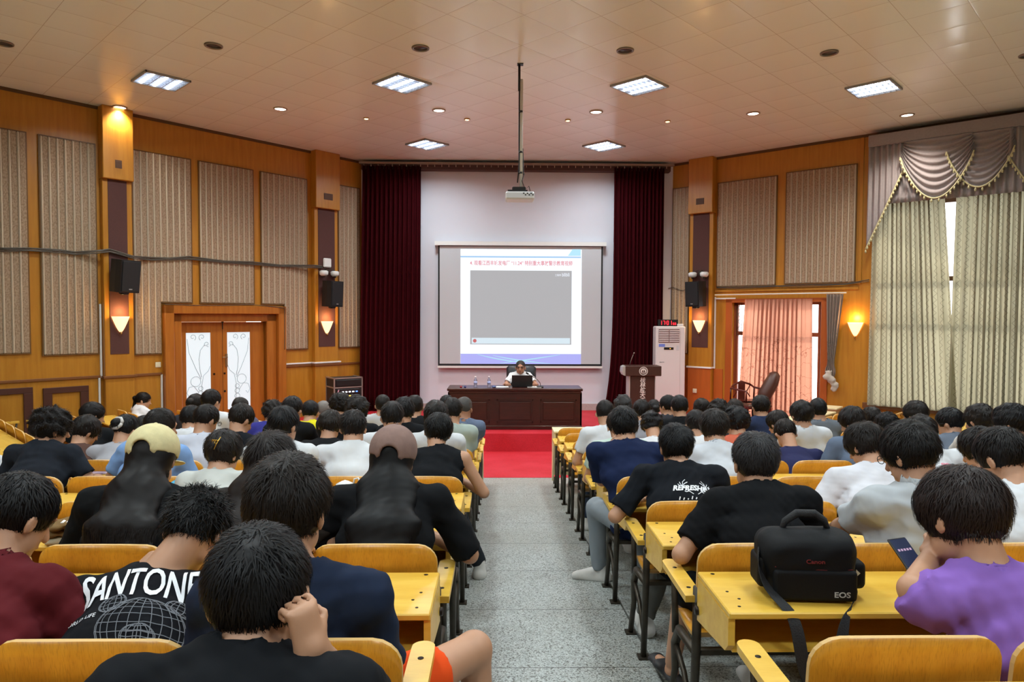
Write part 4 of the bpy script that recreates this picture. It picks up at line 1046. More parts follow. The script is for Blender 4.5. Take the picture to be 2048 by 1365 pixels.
def person(key, hx, hy, place, label, hair='short', shirt='202124', opt=None, haircol='15100f'):
    """hx, hy: where the head's centre is seen; place: ('C', side, row, seat) or ('W', side, row) or an explicit hip + facing"""
    o = dict(yaw=0, pitch=18, roll=0, L=.64, arms='desk', pants='2a2d33', long=True, sleeve=.62, skin=0, near=0, glasses=0, wide=1.0, tyaw=0, sit=.10, lean=0)
    o.update(opt or {})
    if place[0] == 'C':
        _, side, k, seat = place; s = -1 if side == 'L' else 1
        f = v3(0, 1, 0); y0 = RY(k)+.17; zf = ZF(y0); sx = s*(XE+.25+.5*seat)
    elif place[0] == 'W':
        _, side, j = place; s = -1 if side == 'L' else 1; loc, rz = WING[('left' if s < 0 else 'right', j)]
        f = v3(-s*math.sqrt(.5), math.sqrt(.5), 0); zf = loc.z; rr = ray(hx, hy); n2 = f[:2]; c = v3(loc.x, loc.y, 0)@f+.17
        t = (c-v3(*CAM)@f)/(v3(*rr)@f); P = CAM+rr*t; sx = P.x; y0 = P.y
    else:
        hip_, f = place[1], v3(*place[2]); sx, y0, zf = hip_
    lat = v3(f[1], -f[0], 0); U = v3(0, 0, 1)
    # head position along the camera ray
    best = None
    if o.get('Y'): ysc = [o['Y']]
    else: ysc = np.arange(y0-.12, y0+.62, .01)
    if place[0] == 'C':
        pX = onY(hx, hy, y0+.2).x; sx = sx if o.get('snap') else sx*.35+np.clip(pX, sx-.22, sx+.22)*.65
    Hp = v3(sx, y0, zf+.42+o['sit'])
    for y in ysc:
        q = v3(*onY(hx, hy, y)); e = abs(np.linalg.norm(q-Hp)-o['L'])+(.0 if (q-Hp)@f > -.05 else .1)
        if best is None or e < best[0]: best = (e, q)
    Q = best[1]
    if place[0] == 'F': Q = v3(*onY(hx, hy, y0+.02*f[1]))
    org = v3(sx, y0, zf)
    root = empty('person', tuple(org), 0, label, 'person')
    hd = o['near']; h = {0: .017, 1: .0125, 2: .0085, 3: .0062}[hd]
    # head frame
    ya, pi_, ro = math.radians(o['yaw']), math.radians(o['pitch']), math.radians(o['roll'])
    B = np.stack([lat, f, U], 1)
    Rz = np.array([[math.cos(ya), math.sin(ya), 0], [-math.sin(ya), math.cos(ya), 0], [0, 0, 1]])
    Rx = np.array([[1, 0, 0], [0, math.cos(-pi_), -math.sin(-pi_)], [0, math.sin(-pi_), math.cos(-pi_)]])
    Ry = np.array([[math.cos(ro), 0, math.sin(ro)], [0, 1, 0], [-math.sin(ro), 0, math.cos(ro)]])
    R = B@Rz@Rx@Ry
    hs = o.get('hs', 1.0)
    def hp(x, y, z): return Q+R@(v3(x, y, z)*hs)
    up_ = (Q-Hp)/np.linalg.norm(Q-Hp)
    Nk = Q-U*(.098+max(0, min(o['pitch'], 34)-16)*.0014)-f*.04*(1+o['pitch']/30)-.022*up_                       # base of the neck
    Nk = Nk+lat*o.get('nx', 0)+U*o.get('nz', 0)
    tl = lat*math.cos(math.radians(o['tyaw']))-f*math.sin(math.radians(o['tyaw']))     # shoulder axis
    tf = np.cross(U, tl)
    mid = (Hp+Nk)/2-f*(.05+.10*max(0, (Nk-Hp)@f)); bez = lambda t: Hp*(1-t)**2+mid*2*t*(1-t)+Nk*t*t
    W = o['wide']; P = [bez(t) for t in (0, .3, .6, .86)]
    sd = (bez(.95)-bez(.75)); sd /= np.linalg.norm(sd)
    SH = [Nk-sd*.055+tl*s_*.165*W for s_ in (-1, 1)]
    lo = np.minimum(Hp-v3(.5, .35, .55), Q-.25); hi = np.maximum(Hp+v3(.5, .9, .3), Q+.25)
    arms = o['arms']; yd = .54; zd = .665
    tg = {'desk': [(-.17, yd+.02, zd+.035), (.15, yd+.04, zd+.035)], 'lap': [(-.07, .40, .60), (.07, .40, .60)], 'fold': [(.10, yd-.03, zd+.04), (-.10, yd, zd+.045)],
          'phone': [(-.06, yd-.08, zd+.08), (.06, yd-.08, zd+.08)]}
    T = []
    for i in (0, 1):
        if isinstance(arms, dict) and i in arms: T.append(v3(*arms[i])); continue
        a = tg[arms if isinstance(arms, str) else 'desk'][i]; base = Hp-U*(.42+o['sit'])-f*.17
        tt = base+tl*a[0]+f*a[1]+U*a[2]; df = .10-(tt-Nk)@f
        if place[0] != 'F' and df > 0: tt = tt+f*df
        if place[0] != 'F' and (tt-Hp)@f > .30: tt[2] = max(tt[2], zf+.70)
        T.append(tt)
    EL = []; WR = []
    for i, s_ in enumerate((-1, 1)):
        pole = tl*s_*.8-U*1.0-f*.2
        if 'pole' in o and i in o['pole']: pole = v3(*o['pole'][i])
        e, w_ = ik(SH[i], T[i], .275, .25, pole)
        if i in o.get('el', {}): e = v3(*o['el'][i]); w_ = T[i]
        EL.append(e); WR.append(w_)
    # legs
    KN = []; AN = []
    for i, s_ in enumerate((-1, 1)):
        kn = Hp+f*.40+lat*s_*.13-U*.05; an = kn-f*.02; an = v3(an[0], an[1], zc(an[0], an[1])+.08 if place[0] != 'F' else zf+.08)
        if 'knee' in o and i in o['knee']: kn = v3(*o['knee'][i])
        if 'foot' in o and i in o['foot']: an = v3(*o['foot'][i])
        KN.append(kn); AN.append(an)
    # ---- body
    alls = np.array([Hp, Q, Nk]+SH+EL+WR+KN+AN); lo = alls.min(0)-.2; hi = alls.max(0)+.2
    fd = Fld(lo, hi, h)
    for a, b_, ra, rb, fx in ((P[0], P[1], .092, .088, 1.5), (P[1], P[2], .088, .098, 1.42), (P[2], P[3], .098, .075, 1.5*W)): fd.cone(a, b_, ra, rb, .03, flat=tl, fx=fx)
    for i in (0, 1):
        fd.cone(Nk-sd*.02, SH[i], .048, .050, .04); fd.cone(SH[i], EL[i], .046, .037, .03); fd.cone(EL[i], WR[i], .038, .025, .012)
        dd = WR[i]-EL[i]; dd /= np.linalg.norm(dd)
        s_ = (-1, 1)[i]; hh_ = o.get('hand', {}).get(i, {})
        pal = v3(*hh_['pal']) if 'pal' in hh_ else -U-f*.3
        if hd >= 1: hand(fd, WR[i], v3(*hh_['dir']) if 'dir' in hh_ else dd+f*.3, pal, hh_.get('curl', 28), hh_.get('side', s_), r=max(.0086, h*.75), k=.004, sc=hh_.get('sc', 1))
        else:
            fd.cone(WR[i], WR[i]+dd*.09, .028, .03, .01, flat=tl, fx=1.2)
            for q in range(4): fd.cone(WR[i]+dd*.09+tl*(q-1.5)*.02, WR[i]+dd*(.14-.008*abs(q-1.3))-U*.02+tl*(q-1.5)*.022, .011, .010, .002)
            fd.cone(WR[i]+dd*.03-tl*s_*.03, WR[i]+dd*.08-tl*s_*.055, .013, .011, .006)
        if not o['long'] or hd >= 1 or True:
            fd.cone(Hp+lat*(-1, 1)[i]*.08, KN[i], .078, .056, .03); fd.cone(KN[i], AN[i], .054, .034, .02)
            ff = o.get('toe', {}).get(i, tuple(f)); ff = v3(*ff); fd.cone(AN[i]-U*.045, AN[i]+ff*.14-U*.06, .032, .024, .01)
    fd.cone(Nk-sd*.05, hp(0, -.022, -.05), .064, .056, .03)
    fd.ell(hp(0, -.008, .022), v3(.078, .097, .092)*hs, R, .02); fd.ell(hp(0, .022, -.042), v3(.062, .074, .080)*hs, R, .02)
    fd.ell(hp(0, .072, -.095), v3(.026, .022, .020)*hs, R, .02); fd.ell(hp(.045, .03, -.07), v3(.02, .035, .03)*hs, R, .015); fd.ell(hp(-.045, .03, -.07), v3(.02, .035, .03)*hs, R, .015)
    fd.cone(hp(0, .090, .0), hp(0, .112, -.038), .009*hs, .013*hs, .012); fd.ell(hp(0, .084, .022), v3(.05, .014, .012)*hs, R, .015)
    for s_ in (-1, 1):
        fd.ell(hp(s_*.036, .088, -.002), v3(.014, .010, .008)*hs, R, .008, cut=True) if h < .009 else None
        if s_ > 0 or 1: fd.ell(hp(s_*.084, -.002, -.018), v3(.010 if hd else .013, .019, .031)*hs, R@np.array([[math.cos(.35*s_), -math.sin(.35*s_), 0], [math.sin(.35*s_), math.cos(.35*s_), 0], [0, 0, 1]]), .008)
        if h < .009: fd.ell(hp(s_*.094, .004, -.012), v3(.006, .009, .016)*hs, R, .0, cut=True)
    fd.ell(hp(0, .094, -.066), v3(.023, .010, .006)*hs, R, .006)
    body = solid(fd, 'body', skinM(o['skin']), root, org)
    # ---- shirt
    if shirt:
        sh = Fld(lo, hi, h*1.08); e_ = .016
        hem = P[0]-U*.03
        sh.cone(hem, P[1], .112, .104, .03, flat=tl, fx=1.5); sh.cone(P[1], P[2], .104, .110, .03, flat=tl, fx=1.48); sh.cone(P[2], P[3], .110, .090, .04, flat=tl, fx=1.5*W); sh.cone(P[3], Nk-sd*.01, .088, .074, .05, flat=tl, fx=1.15)
        sl = o['sleeve']
        for i in (0, 1):
            sh.cone(Nk-sd*.025, SH[i], .056, .062, .05)
            if sl > 0:
                t1 = min(sl, 1.0); sh.cone(SH[i], SH[i]+(EL[i]-SH[i])*t1*1.25, .064, .066 if sl < 1 else .052, .035, ends=(-9, .82 if sl < 1 else 2))
                if sl > 1: sh.cone(EL[i], EL[i]+(WR[i]-EL[i])*(sl-1)*1.2, .052, .042, .02, ends=(-9, .86))
        sh.cone(Nk-sd*.012, Q, .064, .085, 0, cut=True)
        if sl == 0:
            for i in (0, 1): sh.ell(SH[i]+tl*(-1, 1)[i]*.06, (.075, .09, .11), None, 0, cut=True)
        sh.noise(.0045 if hd else .003, 28, key*37 % 999); sh.noise(.002, 75, 3+key*7 % 99) if hd >= 1 else None
        so = solid(sh, 'shirt', clothM(shirt) if 'shirtmat' not in o else o['shirtmat'], root, org, 1)
        if o.get('collar'):
            cf = Fld(Nk-.15, Nk+.15, .008 if hd else .012); cf.cone(Nk-sd*.02, Nk+up_*.035, .074, .066, 0); cf.cone(Nk-sd*.06, Nk+up_*.09, .062, .056, 0, cut=True)
            solid(cf, 'collar', clothM(shirt), so, org)
    else: so = None
    # ---- trousers
    tr = Fld(lo, hi, max(h*1.15, .011)); tr.cone(P[0]-U*.005, P[0]+(P[1]-P[0])*.35, .098, .094, .02, flat=lat, fx=1.55)
    for i in (0, 1):
        hj = Hp+lat*(-1, 1)[i]*.08
        if o['long']: tr.cone(hj, KN[i], .090, .070, .03); tr.cone(KN[i], AN[i]+U*.02, .069, .056, .03, ends=(-9, 1.0))
        else: tr.cone(hj, KN[i], .092, .080, .03, ends=(-9, o.get('short', .86)))
    tr.noise(.004, 22, 5); solid(tr, 'trousers' if o['long'] else 'shorts', clothM(o['pants']), root, org)
    for i in (0, 1):
        ff = v3(*o.get('toe', {}).get(i, tuple(f))); ff = ff/np.linalg.norm(ff); lt = v3(ff[1], -ff[0], 0); G = v3(AN[i][0], AN[i][1], AN[i][2]-.08)
        sf = Fld(G-.3, G+.3, .0085 if o.get('fineshoe') else .014)
        if o.get('slipper') == i:
            sf.cone(G-ff*.08+U*.012, G+ff*.19+U*.012, .020, .022, 0, flat=lt, fx=2.0); sf.cone(G+ff*.06+U*.045-lt*.05, G+ff*.06+U*.045+lt*.05, .02, .02, .02, flat=ff, fx=1.8)
            solid(sf, 'slipper', SHOED, root, org); continue
        sf.cone(G-ff*.06+U*.03, G+ff*.17+U*.027, .036, .030, .02, flat=lt, fx=1.25); sf.cone(G-ff*.03+U*.05, G-ff*.01+U*.13, .045, .043, .03); sf.cone(G+ff*.04+U*.07, G+ff*.14+U*.04, .035, .03, .02)
        sf.box((G[0], G[1], G[2]-.05), (.4, .4, .055), 0, cut=True)
        solid(sf, 'shoe', SHOEW if o.get('whiteshoe', 1) else SHOED, root, org)
    # ---- hair, modelled in the head's own frame
    def tohead(V): return (np.asarray(V)*hs)@R.T+Q-org
    hh = {0: .0115, 1: .0085, 2: .0062, 3: .0050}[hd]; hm = hairM(haircol)
    hf = Fld((-.24, -.5, -.62) if hair == 'long' else (-.17, -.24, -.22), (.24, .18, .2) if hair == 'long' else (.17, .18, .2), hh)
    e = dict(short=(.089, .108, .101, -.072), fade=(.085, .103, .100, -.02), bob=(.101, .117, .110, -.115), curly=(.108, .122, .114, -.07), spiky=(.092, .11, .104, -.06), long=(.094, .112, .104, -.1), bun=(.089, .109, .101, -.07), thin=(.0835, .101, .095, -.055), puffy=(.098, .116, .109, -.085))[hair]
    if o.get('cap'): e = (.090, .108, .098, e[3])
    hf.ell((0, -.013, .027), e[:3], None, 0)
    if hair == 'fade': hf.ell((0, -.010, .012), (.0835, .101, .098), None, .004); nap = -.055
    else: nap = e[3]
    # cut below the nape line, rising to the temples, and the face
    def nape(X, Y, Z): return (Z-(nap+(.045 if hair not in ('bob', 'long') else .02)*np.clip((Y+.06)/.12, 0, 1)))+0*X
    hf.put(lambda X, Y, Z: nape(X, Y, Z), (-.3, -.3, -.3), (.3, .3, .3), cut=True) if hair != 'long' else None
    if hair == 'long':
        w2h = lambda p: R.T@(p-Q)/hs
        c0, c1, c2, c3 = v3(0, -.03, .0), w2h(Nk-f*.055+U*.02), w2h(bez(.78)-f*.115), w2h(bez(o.get('hairlen', .5))-f*.12); lx = R.T@tl
        hf.cone(c0, c1, .083, .072, .03, flat=lx, fx=1.12); hf.cone(c1, c2, .068, .052, .04, flat=lx, fx=2.0); hf.cone(c2, c3, .050, .032, .04, flat=lx, fx=3.0)
        dn = c3-c1; dn = dn/np.linalg.norm(dn)
    fy = o.get('fringe', .055)
    hf.ell((0, .135, -.065), (.094, .105, .118 if hair != 'thin' else .15), None, 0, cut=True)
    if hair in ('short', 'fade', 'thin', 'spiky', 'curly'):
        for s_ in (-1, 1): hf.ell((s_*.092, .012, -.045), (.022, .034, .045), None, 0, cut=True)
    if hair == 'bun': hf.ell((0, -.125, .01), (.045, .035, .04), None, .01)
    if o.get('pony'):
        dn = R.T@(-U); hf.cone((0, -.11, -.0), tuple(v3(0, -.13, 0)+dn*.16-v3(0, .02, 0)), .03, .018, .01)
    hf.noise({'curly': .011, 'spiky': .006, 'puffy': .005, 'long': .0015}.get(hair, .0028), {'curly': 75}.get(hair, 50), key*13 % 97)
    V, Qd = hf.nets(); V = relax(V, Qd, 1)
    rs = np.random.RandomState(key*71+5)
    # strands laid along the flow of the hair
    ns = {0: 260, 1: 900, 2: 2600, 3: 4200}[hd]
    if hair in ('thin',): ns = ns//3
    if hair == 'long': ns = ns*3
    if hair == 'curly': ns = ns*2
    if o.get('cap'): V_ok = np.nonzero(V[:, 2] < -.02)[0]
    else: V_ok = np.arange(len(V))
    ctr = v3(0, -.012, .02); pick = V_ok[rs.randint(0, len(V_ok), ns)]; p = V[pick]; nrm = p-ctr; nrm[:, 2] = np.where(p[:, 2] < -.05, 0, nrm[:, 2]); nrm /= np.linalg.norm(nrm, axis=1)[:, None]+1e-9
    whorl = v3(rs.uniform(-.015, .015), -.062, .11)
    fl_ = p-whorl+rs.normal(0, .02, p.shape)
    if hair == 'long': w_ = np.clip((.02-p[:, 2])/.06, 0, 1)[:, None]; fl_ = fl_/np.linalg.norm(fl_, axis=1)[:, None]*(1-w_)+dn*w_+rs.normal(0, .05, p.shape)
    if hair in ('curly', 'spiky'): fl_ = fl_+rs.normal(0, .06, p.shape)
    fl_ -= nrm*(fl_*nrm).sum(1)[:, None]; fl_ /= np.linalg.norm(fl_, axis=1)[:, None]+1e-9
    side_ = np.cross(fl_, nrm); wd = {0: .0032, 1: .0022, 2: .0014, 3: .0011}[hd]; ln = rs.uniform(.02, .042, ns)[:, None]*(1.6 if hair == 'long' else 1)*(.45 if hair in ('fade', 'thin') else .6 if hair == 'curly' else 1)*(np.where(p[:, 2] < -.045, .45, 1)[:, None] if hair != 'long' else 1)
    if hair == 'curly': wd *= .6
    lift = {'spiky': .55, 'curly': .7, 'puffy': .15}.get(hair, .08)*rs.uniform(.1, 1, ns)[:, None]
    a0 = p-nrm*.002; a1 = p+fl_*ln*.5+nrm*(.0015+lift*ln*.45); a2 = p+fl_*ln+nrm*(lift*ln-.10*ln*(lift < .2))
    if hair == 'curly': a2 += side_*rs.uniform(-.01, .01, (ns, 1))
    VV = np.concatenate([V, a0-side_*wd, a0+side_*wd, a1-side_*wd, a1+side_*wd, a2-side_*wd*.3, a2+side_*wd*.3]); n0 = len(V); ar = np.arange(ns)
    q1 = np.stack([n0+ar, n0+ns+ar, n0+3*ns+ar, n0+2*ns+ar], 1); q2 = np.stack([n0+2*ns+ar, n0+3*ns+ar, n0+5*ns+ar, n0+4*ns+ar], 1)
    ho = link('hair', np_mesh('hair', tohead(VV), np.concatenate([Qd, q1, q2]), hm), root)
    # ---- extras on the head
    def hmesh(mb, name, mat, par=root):
        me = mb.mesh(name); 
        for v in me.vertices: v.co = Vector(tohead([v.co[:]])[0])
        me.materials.clear(); me.materials.append(mat); return link(name, me, par)
    if o['glasses']:
        b = MB()
        for s_ in (-1, 1):
            b.tube([(s_*.036+.022*math.cos(a*.5236), .106, .002+.017*math.sin(a*.5236)) for a in range(13)], .0016 if hd > 1 else .002, 5)
            b.tube([(s_*.058, .104, .004), (s_*.080, .06, .006), (s_*.084, 0, -.0)], .0016 if hd > 1 else .002, 5)
        b.tube([(-.014, .106, .004), (.014, .106, .004)], .0018, 5); hmesh(b, 'glasses', BLACKM)
    if o.get('cap'):
        cc = o['cap']; cf = Fld((-.17, -.17, -.1), (.17, .24, .22), hh); cf.ell((0, -.012, .04), (.104, .122, .112), None, 0); cf.ell((0, -.010, .03), (.094, .112, .106), None, 0, cut=True)
        cf.put(lambda X, Y, Z: Z-.005+.10*Y+0*X, (-.3,)*3, (.3,)*3, cut=True)
        cf.ell((0, -.14, .022), (.042, .05, .042), None, 0, cut=True); cf.cone((-.05, -.105, .012), (.05, -.105, .012), .009, .009, .004)
        cf.ell((0, .135, .0), (.075, .075, .008), None, .004)
        V, Q2 = cf.nets(); capo = link('cap', np_mesh('cap', tohead(relax(V, Q2)), Q2, M('cap '+cc, cc, .9, var=.12, scale=30, bump=.2)), root)
        b = MB(); b.lathe([(.009, 0), (.006, .006), (0, .008)], (0, -.012, .15), 10); hmesh(b, 'cap_button', M('cap '+cc, cc), capo)
    if o.get('scrunchie'):
        b = MB(); b.tube([(.045*math.cos(a*.3927), -.115, .01+.045*math.sin(a*.3927)) for a in range(17)], [.012+.003*(a % 2) for a in range(17)], 8); hmesh(b, 'scrunchie', M('silver scrunchie', 'c8c4c0', .6))
    if o.get('clip'):
        b = MB()
        for q in range(4): b.tube([(.0+.014*q+.011*math.cos(a*.6), -.126, .045+.010*math.sin(a*.6)) for a in range(9)], .0025, 5)
        b.tube([(.06, -.118, .075), (.05, -.128, .03), (.045, -.13, .0)], .0025, 5); hmesh(b, 'hair_clip', M('gold hair clip', 'd8b050', .3, .9))
    if o.get('face'):
        for s_ in (-1, 1):
            b = MB(); b.lathe([(0, -.009), (.007, -.006), (.0095, 0), (.007, .006), (0, .009)], (s_*.035, .083, -.002), 10); hmesh(b, 'eye', M('eye dark', '2a1c18', .2))
            b = MB(); b.tube([(s_*.016, .098, .021), (s_*.036, .098, .026), (s_*.055, .088, .020)], .0035, 6); hmesh(b, 'eyebrow', hm)
        b = MB(); b.tube([(-.024, .096, -.066), (0, .104, -.064), (.024, .096, -.066)], .0045, 6); hmesh(b, 'lips', M('lips', '9a5548', .5))
    return dict(root=root, Q=Q, Hp=Hp, Nk=Nk, org=org, shirt=so, R=R, tl=tl, f=f, SH=SH, WR=WR, EL=EL, sd=sd, body=body)

def on_back(pr, o2, mat, name, origin, xa, ya_, off=.004, cam_=None):
    """lay a flat mesh (its own x,y) on the back of a shirt: points start at origin + x*xa + y*ya_ behind the person and are cast forward"""
    so = pr['shirt']; me = so.data
    bvh = BVHTree.FromPolygons([v.co.copy() for v in me.vertices], [tuple(p.vertices) for p in me.polygons])
    d = Vector(np.cross(np.array(ya_), np.array(xa))); d.normalize()
    if d.dot(Vector(pr['f'])) < 0: d = -d
    import bmesh
    b = bmesh.new(); b.from_mesh(o2.data)
    for _ in range(3):
        long_ = [e for e in b.edges if e.calc_length() > .02]
        if not long_: break
        bmesh.ops.triangulate(b, faces=[f for f in b.faces if len(f.verts) > 4]); bmesh.ops.subdivide_edges(b, edges=[e for e in b.edges if e.calc_length() > .02], cuts=1)
    org = Vector(pr['org']); dead = []
    for v in b.verts:
        p = Vector(origin)+Vector(xa)*v.co.x+Vector(ya_)*v.co.y-org
        hit = bvh.ray_cast(p-d*.6, d, 1.5)
        if hit[0] is None: dead.append(v); continue
        v.co = hit[0]-d*(off+max(0, v.co.z)*.0)
    bmesh.ops.delete(b, geom=dead, context='VERTS'); nm = bpy.data.meshes.new(name); b.to_mesh(nm); b.free(); bpy.data.objects.remove(o2)
    nm.materials.clear(); nm.materials.append(mat); return link(name, nm, so)

